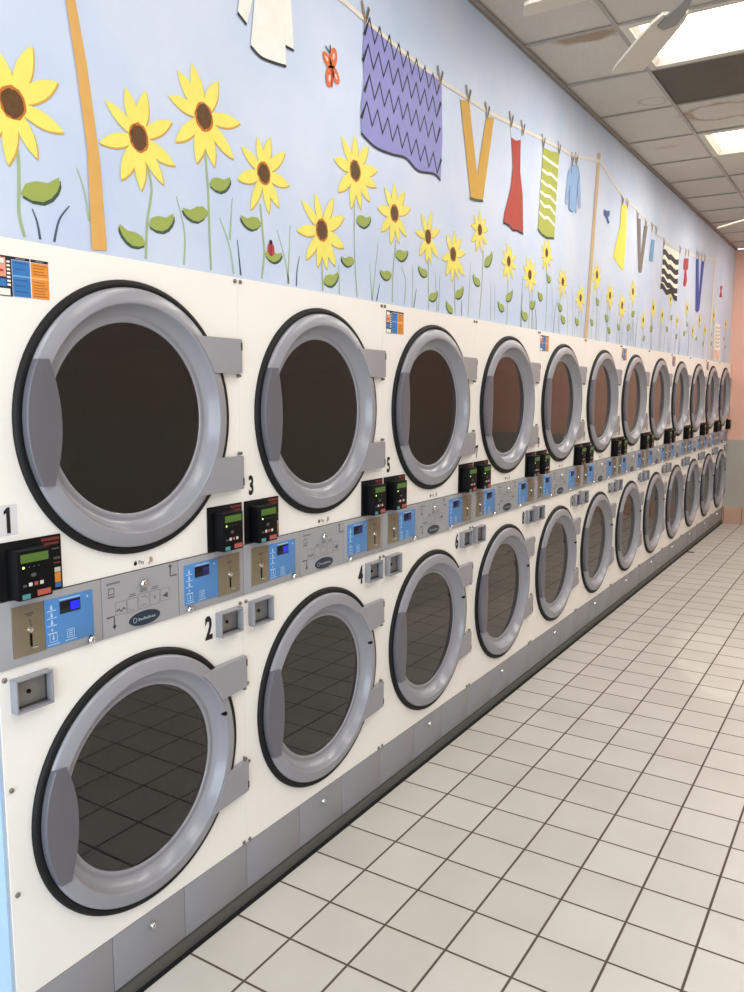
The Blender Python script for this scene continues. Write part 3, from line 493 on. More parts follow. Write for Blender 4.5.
def ceiling_light(c, band):
    xa = CX0 + c * PITCH + 0.011; xb = xa + PITCH - 0.022
    ya, yb = ybands[band][0] - 0.011, ybands[band][1] + 0.011
    r = empty('ceiling_light', ((xa + xb) / 2, (ya + yb) / 2, H))
    w, l = (xb - xa) / 2, (ya - yb) / 2; f = 0.036
    mb = MB()
    for (p, q, s, t) in ((-w, w, l - f, l), (-w, w, -l, -l + f), (-w, -w + f, -l + f, l - f), (w - f, w, -l + f, l - f)):
        mb.box(p, q, s, t, -0.002, 0.012, M['fixture'], 0.002)
    # sloping inner reflector sides
    a, b2 = w - f, l - f; ia, ib = a - 0.012, b2 - 0.02; z1 = 0.035
    lo = [(-a, -b2, 0.005), (a, -b2, 0.005), (a, b2, 0.005), (-a, b2, 0.005)]
    hi = [(-ia, -ib, z1), (ia, -ib, z1), (ia, ib, z1), (-ia, ib, z1)]
    for k in range(4): mb.face([lo[k], lo[(k + 1) % 4], hi[(k + 1) % 4], hi[k]], M['fixture'])
    mb.build('light_frame', r)
    mb = MB(); mb.face([(-ia, -ib, z1), (-ia, ib, z1), (ia, ib, z1), (ia, -ib, z1)], M['diffuser'])
    mb.build('diffuser', r, smooth=False, normals=False)
    return r
for (c, band, lab) in ((0, 1, 'bright fluorescent ceiling light behind the nearest fan blade'),
                       (3, 1, 'lit fluorescent ceiling light past the dark panel, second along the ceiling'),
                       (6, 1, 'small sliver of lit ceiling light farthest down the room at right edge')):
    tag(ceiling_light(c, band), lab, 'ceiling light', 'fluorescent ceiling lights')
xa = CX0 + PITCH
mb = MB(); mb.box(xa + 0.011, xa + PITCH - 0.011, LY[1] + 0.011, LY[0] - 0.011, H + 0.006, H + 0.02, M['darktile'], 0.003)
tag(mb.build('ceiling_panel'), 'dark grey-brown panel set in ceiling between the two nearest lights', 'ceiling panel')

def add_area(name, loc, rot, sx, sy, power, color):
    L = bpy.data.lights.new(name, 'AREA'); L.shape = 'RECTANGLE'; L.size = sx; L.size_y = sy; L.energy = power; L.color = color
    o = bpy.data.objects.new(name, L); COL.objects.link(o); o.location = loc; o.rotation_euler = rot
    return o
for (c, band), what in LIGHTS.items():
    if what != 'light': continue
    x = CX0 + (c + 0.5) * PITCH; y = sum(ybands[band]) / 2
    add_area('fluorescent_or_fill_light', (x, y, H - 0.01), (0, 0, 0), 0.5, 1.05, TROFFER, (1.0, 0.945, 0.875))  # second-row lamps are added fill with no fixture
add_area('window_daylight', (X0 + 0.05, (WY0 + WY1) / 2, (WZ0 + WZ1) / 2), (0, -PI / 2, 0), WZ1 - WZ0, WY1 - WY0, DAYLIGHT, (0.81, 0.905, 1.0))
# a patch of sun through the shopfront
sl = bpy.data.lights.new('sun_patch', 'SPOT'); sl.energy = 1300; sl.spot_size = math.radians(4.6); sl.spot_blend = 0.35; sl.color = (1, 0.86, 0.74); sl.shadow_soft_size = 0.03
so = bpy.data.objects.new('sun_patch', sl); COL.objects.link(so); so.location = (-2.9, -2.6, 2.6)
so.rotation_euler = (Vector((4.15, -0.88, 0)) - so.location).to_track_quat('-Z', 'Y').to_euler()
W = bpy.data.worlds.new('world'); SC.world = W; W.use_nodes = True
bg = W.node_tree.nodes['Background']
sky = W.node_tree.nodes.new('ShaderNodeTexSky'); sky.sky_type = 'NISHITA'; sky.sun_elevation = math.radians(40); sky.sun_rotation = math.radians(60); sky.sun_disc = False
W.node_tree.links.new(sky.outputs['Color'], bg.inputs['Color']); bg.inputs['Strength'].default_value = 0.25

# ------------------------------------------------------------------ the painted mural (parts of the wall it is painted on)
def LY_(k): return YW - 0.0005 - 0.00016 * k
def petal_pts(c, t, w):
    dx, dz = t[0] - c[0], t[1] - c[1]; L = math.hypot(dx, dz) or 1; ux, uz = dx / L, dz / L
    prof = [(0.06, 0.5), (0.25, 0.78), (0.45, 1.0), (0.6, 1.0), (0.75, 0.8), (0.88, 0.46), (0.96, 0.18)]
    A = [(c[0] + ux * L * a - uz * w * b, c[1] + uz * L * a + ux * w * b) for a, b in prof]
    B = [(c[0] + ux * L * a + uz * w * b, c[1] + uz * L * a - ux * w * b) for a, b in prof]
    return A + [tuple(t)] + B[::-1]
def curve(p, n=5):
    if len(p) < 3: return list(p)
    q = [p[0]] + list(p) + [p[-1]]; out = []
    for i in range(1, len(q) - 2):
        for k in range(n):
            t = k / n; c = []
            for d in (0, 1):
                a, b_, c_, e = q[i - 1][d], q[i][d], q[i + 1][d], q[i + 2][d]
                c.append(.5 * (2 * b_ + (c_ - a) * t + (2 * a - 5 * b_ + 4 * c_ - e) * t * t + (3 * b_ - a - 3 * c_ + e) * t ** 3))
            out.append(tuple(c))
    return out + [tuple(p[-1])]
flower_objs = []
for fi, (c, tips, stem) in enumerate(FLOWERS):
    mb = MB(); n = len(tips)
    Rm = sum(math.hypot(t[0] - c[0], t[1] - c[1]) for t in tips) / n
    rr = random.Random(fi)
    off = Rm * 0.028
    for k, t in enumerate(tips):
        w = Rm * (0.150 if n < 10 else 0.14) * rr.uniform(0.85, 1.1)
        p = petal_pts(c, t, w)
        mb.poly([(q[0] + off, q[1] - off) for q in p], LY_(6), M['petal_edge'])
        mb.poly(p, LY_(7) - 0.00004 * k, M['petal'])
    fo = mb.build('painted_sunflower', wall, smooth=False, normals=False)
    tag(fo, 'yellow painted sunflower with brown centre'); flower_objs.append(fo)
    mb = MB(); re = Rm * 0.26
    mb.poly([(c[0] + re * (1 + .06 * rr.uniform(-1, 1)) * math.cos(a * PI / 12), c[1] + re * 1.08 * (1 + .06 * rr.uniform(-1, 1)) * math.sin(a * PI / 12)) for a in range(24)], LY_(10), M['eye_edge'])
    mb.poly([(c[0] + re * .82 * (1 + .1 * rr.uniform(-1, 1)) * math.cos(a * PI / 12), c[1] + re * .9 * (1 + .1 * rr.uniform(-1, 1)) * math.sin(a * PI / 12)) for a in range(24)], LY_(11), M['eye'])
    mb.build('flower_centre', fo, smooth=False, normals=False)
    mb = MB(); w = 0.008 if fi < 5 else 0.0065
    mb.strip(curve(stem), w, w, LY_(2), M['stem'])
    mb.build('flower_stem', fo, smooth=False, normals=False)
for li, (fi, a, t) in enumerate(LEAVES):
    dx, dz = t[0] - a[0], t[1] - a[1]; L = math.hypot(dx, dz)
    s = 1 if dx > 0 else -1
    nx, nz = (dz / L * s, -dx / L * s)                 # belly hangs below the chord
    up = [(0.0, 0.0), (0.2, -0.13), (0.45, -0.10), (0.7, 0.02), (1.0, 0.0)]
    dn = [(0.95, 0.12), (0.82, 0.22), (0.62, 0.29), (0.40, 0.29), (0.17, 0.18)]
    if li > 19: a = (a[0] + dx * .2, a[1] + dz * .2); dx, dz, L = dx * .6, dz * .8, L * .75
    P = [(a[0] + dx * u + nx * L * v, a[1] + dz * u + nz * L * v) for u, v in up + dn]
    mb = MB()
    mb.poly([(p[0] + 0.004 * s, p[1] - 0.007) for p in P], LY_(3), M['leaf_edge'])
    mb.poly(P, LY_(4), M['leaf'])
    mb.build('flower_leaf', flower_objs[fi], smooth=False, normals=False)
    if li == 6:
        mb = MB(); bx, bz = ART['ladybug']
        mb.poly([(bx + .017 * math.cos(k * PI / 8), bz + .021 * math.sin(k * PI / 8)) for k in range(16)], LY_(5), M['crimson'])
        mb.poly([(bx + .008 * math.cos(k * PI / 6), bz + .021 + .007 * math.sin(k * PI / 6)) for k in range(12)], LY_(5) - .00005, M['ink'])
        mb.strip([(bx, bz - .019), (bx, bz + .019)], .003, .003, LY_(5) - .00005, M['ink'])
        tag(mb.build('painted_ladybug', wall, smooth=False, normals=False), 'small red painted ladybug on a leaf')
mb = MB()
for k, pts in GRASS: mb.strip(curve(pts), 0.003, (0.008 if pts[0][0] < 2.5 else .006) if not k else 0.007, LY_(1), M['blade_dark'] if k else M['blade'])
tag(mb.build('painted_grass', wall, smooth=False, normals=False), 'thin painted grass blades along the dryer tops', kind='stuff')

def art(name, polys, label=None, lines=()):
    mb = MB()
    for pts, k, m in polys: mb.poly(pts, LY_(k), M[m])
    for pts, w, k, m in lines: mb.strip(pts, w, w, LY_(k), M[m])
    return tag(mb.build(name, wall, smooth=False, normals=False), label)
art('painted_pole', [(ART['pole1'], 12, 'pole')], 'thick ochre painted clothesline pole')
art('painted_pole', [(ART['pole2'], 12, 'pole_far')], 'slim tan painted clothesline pole')
art('painted_pole', [(ART['pole3'], 12, 'rope')], 'thin pale painted pole near the far wall')
art('painted_clothesline', [], 'long pale painted rope', [(ART['rope'][0], 0.016, 13, 'rope'), (ART['rope'][1], 0.016, 13, 'rope')])
art('painted_shirt', [(ART['shirt_l'], 14, 'shirt'), (ART['shirt_r'], 14, 'shirt'), (ART['shirt'], 15, 'shirt')], 'white painted shirt cut by the top edge',
    [(curve(ART['shirt'][2:6]), 0.008, 16, 'ink'), (ART['shirt_l'][1:3], 0.008, 16, 'ink'), (ART['shirt_r'][2:4], 0.008, 16, 'ink')])
zz = []
def zigzag(a, b, n, amp):
    return [(a[0] + (b[0] - a[0]) * k / n, a[1] + (b[1] - a[1]) * k / n + (amp if k % 2 else -amp)) for k in range(n + 1)]
for (a, b) in ART['zig']: zz.append((zigzag(a, b, 17, 0.034), 0.015, 16, 'ink'))
art('painted_cloth', [(ART['purple'], 14, 'purple')], 'purple painted cloth with black zigzag lines', zz + [(curve(ART['purple_hem']), 0.009, 15, 'ink')])
art('painted_trousers', [(ART['pants'], 14, 'mustard')], 'mustard yellow painted trousers hung upside down', [(ART['pants_hem'], 0.012, 15, 'leaf_edge')])
art('painted_dress', [(ART['dress'], 14, 'red')], 'red painted dress', [(ART['dress_hem'], 0.010, 15, 'ink')] + [(s, 0.008, 14, 'cream') for s in ART['straps']])
art('painted_scarf', [(ART['green'], 14, 'lime')], 'lime green painted scarf with white wavy lines', [(g, 0.016, 15, 'cream') for g in ART['gw']] + [(ART['green_hem'], 0.012, 15, 'leaf_edge')])
art('painted_blouse', [(ART['blue_l'], 13, 'skyblue'), (ART['blue_r'], 13, 'skyblue'), (ART['blue'], 14, 'skyblue')], 'light blue painted blouse', [(ART['blue'][5:8], 0.010, 15, 'deepblue'), ([ART['blue'][0], ART['blue'][8]], 0.008, 15, 'deepblue'), (ART['blue'][1:5], 0.008, 15, 'deepblue')])
art('painted_bird', [(ART['bird'], 14, 'deepblue')], 'small dark blue painted bird')
art('painted_dress', [(ART['ydress'], 14, 'lemon')], 'lemon yellow painted dress')
art('painted_trousers', [(ART['gpants'], 14, 'taupe')], 'grey painted trousers hung upside down')
art('painted_towel', [(ART['bcloth'], 14, 'steelblue')], 'narrow blue painted towel')
def wavy(p, n=24, amp=0.02):
    out = []
    for k in range(n + 1):
        u = k / n * (len(p) - 1); i = min(int(u), len(p) - 2); f = u - i
        out.append((p[i][0] + (p[i + 1][0] - p[i][0]) * f, p[i][1] + (p[i + 1][1] - p[i][1]) * f + amp * math.sin(k / n * 4 * PI)))
    return out
art('painted_cloth', [(ART['bw'], 14, 'cream')], 'white painted cloth with black wavy stripes', [(wavy(g, 24, 0.012), 0.045, 15, 'ink') for g in ART['bws']])
art('painted_dress', [(ART['rdress'], 14, 'crimson')], 'small dark red painted dress')
art('painted_trousers', [(ART['bpants'], 14, 'navyblue')], 'deep blue painted trousers hung upside down')
art('painted_butterfly', [(ART['rbf'], 14, 'crimson')], 'tiny red painted butterfly near the far wall')
ell = lambda a, b, w: [(a[0] + (b[0] - a[0]) * (.5 - .5 * math.cos(t * PI / 8)) - (b[1] - a[1]) * w * math.sin(t * PI / 8), a[1] + (b[1] - a[1]) * (.5 - .5 * math.cos(t * PI / 8)) + (b[0] - a[0]) * w * math.sin(t * PI / 8)) for t in range(16)]
art('painted_butterfly', [(ell(a, b, .3), 14, 'orange') for a, b in ART['bfw']] + [(ell((a[0] * .58 + b[0] * .42, a[1] * .58 + b[1] * .42), (a[0] * .25 + b[0] * .75, a[1] * .25 + b[1] * .75), .24), 15, 'blush') for a, b in ART['bfw']],
    'orange painted butterfly', [(a, 0.005, 15, 'ink') for a in ART['ant']] + [([ART['bfw'][0][0], (ART['bfw'][0][0][0], ART['bfw'][0][0][1] - .06)], .010, 16, 'red')])
for (x, z) in ART['pins']:
    k = 1.0 if x < 6 else 1.1
    art('painted_clothespin', [([(x - .006, z - .012), (x + .006, z - .012), (x + .003, z + .015), (x - .016 * k, z + .062 * k), (x - .028 * k, z + .055 * k)], 18, 'pin'),
                               ([(x - .003, z - .005), (x + .008, z - .005), (x + .030 * k, z + .046 * k), (x + .019 * k, z + .054 * k)], 17, 'pin_dark')])
B4 = ART['banner']; mb = MB(); mb.poly(B4, LY_(18), M['shirt'])
xm = sum(p[0] for p in B4) / 4; zt, zb = B4[0][1] - .02, B4[3][1]
for k in range(6):
    z = zt - .02 - k * 0.040
    mb.strip([(xm - .15, z - .02), (xm - .05, z + .012), (xm + .01, z - .010), (xm + .15, z + .014)], .010, .010, LY_(19), M['pin'])
for k in range(5):
    x = B4[3][0] + 0.06 + k * .075; mb.strip([(x, zb + .004), (x, zb + .11)], .040, .040, LY_(19), M['pinkp'])
tag(mb.build('painted_sign', wall, smooth=False, normals=False), 'pale painted sign with scribbled lettering and pink stripes')

# ------------------------------------------------------------------ stacked dryer
UW = 0.8; CXD = 0.407; ZU = 1.540; ZL = 0.587
def front_with_hole(x0, x1, z0, z1, cx, cz, r, y, m, back=0.03):
    """enamel front sheet with a round door opening"""
    mb = MB(); n = 96; ins = []; outs = []
    corners = [math.atan2(z - cz, x - cx) % (2 * PI) for x, z in ((x1, z1), (x0, z1), (x0, z0), (x1, z0))]
    angs = sorted(set([2 * PI * k / n for k in range(n)] + corners))
    for a in angs:
        c, s = math.cos(a), math.sin(a)
        t = min(((x1 - cx) / c if c > 1e-9 else (x0 - cx) / c if c < -1e-9 else 1e9), ((z1 - cz) / s if s > 1e-9 else (z0 - cz) / s if s < -1e-9 else 1e9))
        ins.append((cx + r * c, cz + r * s)); outs.append((cx + t * c, cz + t * s))
    k = len(angs); i = mb.mi(m)
    vi = [mb.bm.verts.new((p[0], y, p[1])) for p in ins]; vo = [mb.bm.verts.new((p[0], y, p[1])) for p in outs]
    vib = [mb.bm.verts.new((p[0], y + back, p[1])) for p in ins]; vob = [mb.bm.verts.new((p[0], y + back, p[1])) for p in outs]
    for a in range(k):
        b = (a + 1) % k
        for q in ([vi[a], vo[a], vo[b], vi[b]], [vo[a], vob[a], vob[b], vo[b]], [vi[b], vib[b], vib[a], vi[a]]):
            mb.bm.faces.new(q).material_index = i
    return mb

def screw_part(parent, x, z, y=0.0, r=0.006):
    mb = MB(); mb.lathe([(0, -0.005), (r * .6, -0.005), (r, -0.003), (r, 0.001)], x, z, M['screw'], 14, cy=y)
    return mb.build('screw', parent)
def lock_parts(mb, x, z, y, r=0.010):
    mb.lathe([(0, -0.009), (r * .35, -0.009), (r * .4, -0.012), (r * .8, -0.012), (r, -0.009), (r, 0.001)], x, z, M['chrome'], 24, cy=y)
    mb.rect(x - r * .08, x + r * .12, z - r * .35, z + r * .35, y - 0.0095, M['black'])

def make_door(root, cz, S, dz):
    mb = MB()   # S: door size factor, dz: hinge arms sit this much above the ring centre
    prof = [(0.3175, 0.0), (0.3180, -0.012), (0.3160, -0.0165), (0.310, -0.0195), (0.298, -0.0225), (0.2835, -0.0265), (0.2805, -0.0262), (0.2790, -0.0240),
            (0.276, -0.016), (0.270, -0.004), (0.262, 0.006), (0.256, 0.0105), (0.2525, 0.012), (0.2475, 0.0095), (0.2395, 0.0090), (0.2365, 0.0105), (0.2355, 0.014), (0.2355, 0.028)]
    prof = [(r * S, y) for r, y in prof]
    mb.lathe(prof, CXD, cz, M['grey'], 96)
    door = mb.build('door', root, ang=50)
    mb = MB(); g = [(0.3170, 0.0), (0.3182, -0.010), (0.322, -0.0125), (0.330, -0.0115), (0.3345, -0.008), (0.3362, -0.004), (0.3362, 0.0)]
    g = [(r * S, y) for r, y in g]
    mb.lathe(g, CXD, cz, M['rubber'], 96); tag(mb.build('door_gasket', door, ang=60), 'black rubber door gasket')
    mb = MB(); mb.lathe([(0, 0.0125), (0.2360 * S, 0.0125)], CXD, cz, M['glass'], 96)
    tag(mb.build('door_glass', door, smooth=False, normals=False), 'dark tinted round glass')
    # crescent pull plate on the left
    z1, ro, n = 0.139 * S, 0.3185 * S, 18
    mb = MB(); gi = mb.mi(M['grey_dark']); rows = []
    for k in range(n + 1):
        z = z1 - 2 * z1 * k / n; q = 1 - (z / z1) ** 2
        xl = -math.sqrt(ro * ro - z * z); xr = (-0.258 + 0.036 * q) * S; xm = min(xr - .003, -math.sqrt((0.2800 * S) ** 2 - z * z))
        yr = -0.0300 + 0.013 * q
        prof_h = [(xl, -0.010), (xl, -0.0275), (xl + .002, -0.0295), (xm, -0.0300), (xr - .0015, yr - .001), (xr, yr + .001), (xr, 0.004)]
        rows.append([mb.bm.verts.new((CXD + x, y, cz + z)) for x, y in prof_h])
    for p, q in zip(rows, rows[1:]):
        for k in range(6): mb.bm.faces.new([p[k], q[k], q[k + 1], p[k + 1]]).material_index = gi
    for p in (rows[0], rows[-1]): mb.bm.faces.new(p).material_index = gi
    tag(mb.build('door_handle', door), 'darker grey crescent pull handle')
    for s in (1, -1):                                   # two hinge arms reaching to the right
        pts = []
        c0 = cz + dz; ri = 0.2865 * S
        def on_ring(z): return CXD + math.sqrt(ri * ri - z * z)
        lo_, hi_ = 0.119, 0.217
        for k in range(9):
            z = s * (lo_ + (hi_ - lo_) * k / 8) + dz; pts.append((on_ring(z), cz + z))
        pts += [(CXD + 0.3885, c0 + s * hi_), (CXD + 0.3910, c0 + s * (hi_ - .003)), (CXD + 0.3910, c0 + s * (lo_ + .004)), (CXD + 0.3885, c0 + s * (lo_ + .001)), (CXD + 0.312 * S, c0 + s * lo_)]
        a_ = sum(pts[i][0] * pts[(i + 1) % len(pts)][1] - pts[(i + 1) % len(pts)][0] * pts[i][1] for i in range(len(pts)))
        if a_ < 0: pts = pts[::-1]
        mb = MB(); gi = mb.mi(M['grey_arm'])
        def ya(x): return -0.0285 + 0.0130 * max(0, min(1, (x - CXD - 0.27) / 0.10))      # the arm falls back towards the hinge line
        fv = [mb.bm.verts.new((x, ya(x), z)) for x, z in pts]; bv = [mb.bm.verts.new((x, -0.001, z)) for x, z in pts]
        for t in tessellate_polygon([[Vector((x, z, 0)) for x, z in pts]]): mb.bm.faces.new([fv[k] for k in t]).material_index = gi
        for k in range(len(pts)): mb.bm.faces.new([fv[k], bv[k], bv[(k + 1) % len(pts)], fv[(k + 1) % len(pts)]]).material_index = gi
        ze = c0 + s * 0.207
        mb.box(CXD + 0.386, CXD + 0.392, -0.017, -0.001, min(ze, ze - s * .022), max(ze, ze - s * .022), M['seam'], 0.001)
        arm = mb.build('hinge_arm', door)
        mb = MB(); mb.lathe([(0, -0.012), (0.0040, -0.012), (0.0050, -0.009), (0.0050, 0.0)], CXD + 0.386, cz + dz + s * 0.1125, M['screw'], 12)
        mb.build('hinge_bolt', door)
    if cz < 1:
        mb = MB(); mb.lathe([(0, -0.031), (0.0055, -0.030), (0.007, -0.026), (0.007, -0.010)], CXD + 0.279, cz + 0.085, M['black'], 14)
        mb.build('door_stud', door)
    # drum behind the glass
    mb = MB(); mb.lathe([(0.2360 * S, 0.029), (0.30, 0.05), (0.345, 0.07), (0.345, 0.60), (0.33, 0.62), (0.0, 0.63)], CXD, cz, M['drum'], 64)
    for k in range(3):
        a = k * 2 * PI / 3 + 0.5; c, s_ = math.cos(a), math.sin(a)
        q = [(CXD + 0.343 * math.cos(a + d), cz + 0.343 * math.sin(a + d)) for d in (-.09, .09)]
        t = (CXD + 0.28 * c, cz + 0.28 * s_)
        mb.face([(q[0][0], .08, q[0][1]), (t[0], .1, t[1]), (t[0], .6, t[1]), (q[0][0], .6, q[0][1])], M['drum'])
        mb.face([(q[1][0], .08, q[1][1]), (t[0], .1, t[1]), (t[0], .6, t[1]), (q[1][0], .6, q[1][1])], M['drum'])
    mb.build('drum', root, ang=40)
    return door

def keypad(panel, x0, x1, z0, z1, y, lit):
    mb = MB(); mb.box(x0, x1, y - 0.002, y + 0.002, z0, z1, M['blue'], 0.0006)
    yy = y - 0.0027; w = x1 - x0; h = z1 - z0
    mb.rect(x0 + w * .30, x0 + w * .72, z1 - h * .075, z1 - h * .05, yy, M['bluew'])
    for k in range(4):                                  # cycle icons with captions
        zz = z1 - h * (0.22 + 0.155 * k); xx = x0 + w * .13
        mb.poly([(xx - .004, zz), (xx + .004, zz), (xx + .0015, zz + .011), (xx - .0015, zz + .011)] if k < 3 else [(xx - .002, zz + .002), (xx + .002, zz + .002), (xx + .002, zz + .008), (xx - .002, zz + .008)], yy, M['bluew'])
        mb.rect(xx - .012, xx + .013, zz - .004, zz - .0018, yy, M['bluew'])
    for cx_, n in ((.15, 0), (.50, 1)):                 # start and stop buttons: outlined squares
        xx = x0 + w * cx_; zz = z0 + h * .19; s = .0105
        for (a, b, c, d) in ((-s, s, s - .0016, s), (-s, s, -s, -s + .0016), (-s, -s + .0016, -s, s), (s - .0016, s, -s, s)):
            mb.rect(xx + a, xx + b, zz + c, zz + d, yy, M['bluew'])
        if n == 0:
            mb.poly([(xx - .004, zz - .001), (xx + .004, zz - .001), (xx, zz - .007)], yy, M['bluew']); mb.rect(xx - .0015, xx + .0015, zz - .001, zz + .007, yy, M['bluew'])
        else:
            for k in range(3): mb.rect(xx - .006, xx + .006, zz - .006 + k * .005, zz - .004 + k * .005, yy, M['bluew'])
        mb.rect(xx - .016, xx + .016, zz - .0165, zz - .0145, yy, M['bluew'])
    mb.poly([(x1 - w * .12 + .0028 * math.cos(k * PI / 5), z1 - h * .12 + .0028 * math.sin(k * PI / 5)) for k in range(10)], yy, M['bluew'])
    kp = mb.build('keypad', panel)
    mb = MB(); dx0, dx1, dz0, dz1 = x0 + w * .30, x0 + w * .72, z1 - h * .36, z1 - h * .10
    mb.box(dx0, dx1, y - 0.004, y - 0.001, dz0, dz1, M['disp'], 0.0008)
    m = M['lcd_blue'] if lit else M['lcd_dim']
    u = dx0 + (dx1 - dx0) * .5
    mb.rect(u, dx1 - .003, dz0 + .005, dz1 - .005, y - .0046, m)
    tag(mb.build('display', panel), 'dark display window with blue digits')

def coin_plate(panel, x0, x1, z0, z1, y):
    mb = MB(); mb.box(x0, x1, y - 0.002, y + 0.002, z0, z1, M['steel'], 0.0007)
    cx = (x0 + x1) / 2 + 0.004; h = z1 - z0; yy = y - 0.0026
    mb.rect(cx - .012, cx + .009, z1 - h * .19, z1 - h * .165, yy, M['print_dk']); mb.rect(cx - .008, cx + .005, z1 - h * .23, z1 - h * .21, yy, M['print_dk'])
    mb.strip([(cx - .004, z1 - h * .30), (cx + .001, z1 - h * .33), (cx + .001, z1 - h * .52)], .0025, .0025, yy, M['print_dk'])
    mb.rect(cx - .003, cx + .0035, z0 + h * .16, z0 + h * .42, yy, M['black'])
    mb.lathe([(0, -.008), (.006, -.007), (.0075, -.003), (.0075, 0)], cx - .001, z0 + h * .50, M['chrome'], 16, cy=y)
    mb.box(cx - .001, cx + .014, y - .008, y - .002, z0 + h * .125, z0 + h * .155, M['chrome'], .0008)
    tag(mb.build('coin_slot', panel), 'brushed steel coin slot plate')

def make_control_panel(root, lit):
    y = -0.006
    mb = MB()
    for (a, b) in ((0.0015, 0.278), (0.2795, 0.5345), (0.536, 0.7985)): mb.box(a, b, y, 0.0, 1.0015, 1.1535, M['panel_grey'], 0.0015)
    mb.box(0.0005, 0.7995, y + 0.002, 0.0, 1.001, 1.154, M['seam'])
    cp = mb.build('control_panel', root)
    coin_plate(cp, 0.035, 0.116, 1.021, 1.137, y); keypad(cp, 0.117, 0.251, 1.023, 1.136, y, lit)
    keypad(cp, 0.555, 0.687, 1.023, 1.136, y, False); coin_plate(cp, 0.688, 0.780, 1.019, 1.137, y)
    # printed diagram in the middle
    mb = MB(); yy = y - 0.0006; g, dk = M['print_grey'], M['print_dk']; mb.rect(.284, .531, 1.004, 1.151, y - .0003, M['panel_grey']); g, dk = M['print_grey'], M['print_dk']
    for k, (bx, bz, bw, bh) in enumerate(((.318, 1.052, .036, .034), (.356, 1.050, .034, .036), (.393, 1.052, .036, .040), (.432, 1.053, .034, .038), (.468, 1.056, .032, .034))):
        for (a, b, c, d) in ((0, bw, bh - .0012, bh), (0, bw, 0, .0012), (0, .0012, 0, bh), (bw - .0012, bw, 0, bh)): mb.rect(bx + a, bx + b, bz + c, bz + d, yy, g)
        if k in (1, 2, 3): mb.rect(bx + .005, bx + bw - .005, bz + bh + .004, bz + bh + .007, yy, g); mb.rect(bx + .008, bx + bw - .006, bz + bh + .009, bz + bh + .0115, yy, g)
    mb.strip([(.322, 1.062), (.330, 1.067), (.336, 1.060), (.346, 1.068), (.350, 1.062)], .004, .004, yy, dk)
    mb.strip([(.362, 1.060), (.366, 1.056), (.376, 1.056)], .002, .002, yy, g)
    mb.strip([(.400, 1.058), (.412, 1.062), (.420, 1.058)], .002, .002, yy, g); mb.strip([(.402, 1.082), (.416, 1.084), (.422, 1.076)], .002, .002, yy, g)
    mb.poly([(.446, 1.070), (.451, 1.070), (.4485, 1.080)], yy, dk)
    mb.poly([(.474, 1.070), (.494, 1.062), (.494, 1.078)], yy, dk)
    mb.strip([(.505, 1.148), (.505, 1.118), (.528, 1.118)], .0045, .0045, yy, dk); mb.poly([(.498, 1.143), (.512, 1.143), (.505, 1.151)], yy, dk)
    mb.strip([(.291, 1.052), (.314, 1.052), (.314, 1.024)], .0045, .0045, yy, dk); mb.poly([(.307, 1.028), (.321, 1.028), (.314, 1.018)], yy, dk)
    for (a, b, c, d) in ((0, .019, .015, .017), (0, .019, 0, .002), (0, .002, 0, .017), (.017, .019, 0, .017)): mb.rect(.298 + a, .298 + b, 1.108 + c, 1.108 + d, yy, dk)
    mb.rect(.296, .318, 1.101, 1.104, yy, dk)
    mb.rect(.294, .336, 1.134, 1.139, yy, g)
    mb.build('instruction_print', cp, smooth=False, normals=False)
    mb = MB(); cx, cz = .412, 1.026
    el = [(cx + .052 * math.cos(k * PI / 20), cz + .0185 * math.sin(k * PI / 20)) for k in range(40)]
    mb.prism(el, y - .0025, y, M['navy'], .0008)
    # pale lettering too small to read: a ringed initial and a run of strokes
    ring = [(cx - .034 + .006 * math.cos(k * PI / 8), cz + .006 * math.sin(k * PI / 8)) for k in range(17)]
    mb.strip(ring, .002, .002, y - .003, M['badge_txt'])
    for k in range(9):
        x = cx - .023 + k * .0065; hh = .0075 if k in (0, 3, 5) else .005
        mb.rect(x, x + .0042, cz - .004, cz - .004 + hh, y - .003, M['badge_txt'])
    tag(mb.build('badge', cp), 'dark navy oval badge with pale lettering')
    for (x, z) in ((.241, 1.0125), (.570, 1.0105), (.408, 1.118)):
        mb = MB(); lock_parts(mb, x, z, y); mb.build('key_lock', cp)
    return cp

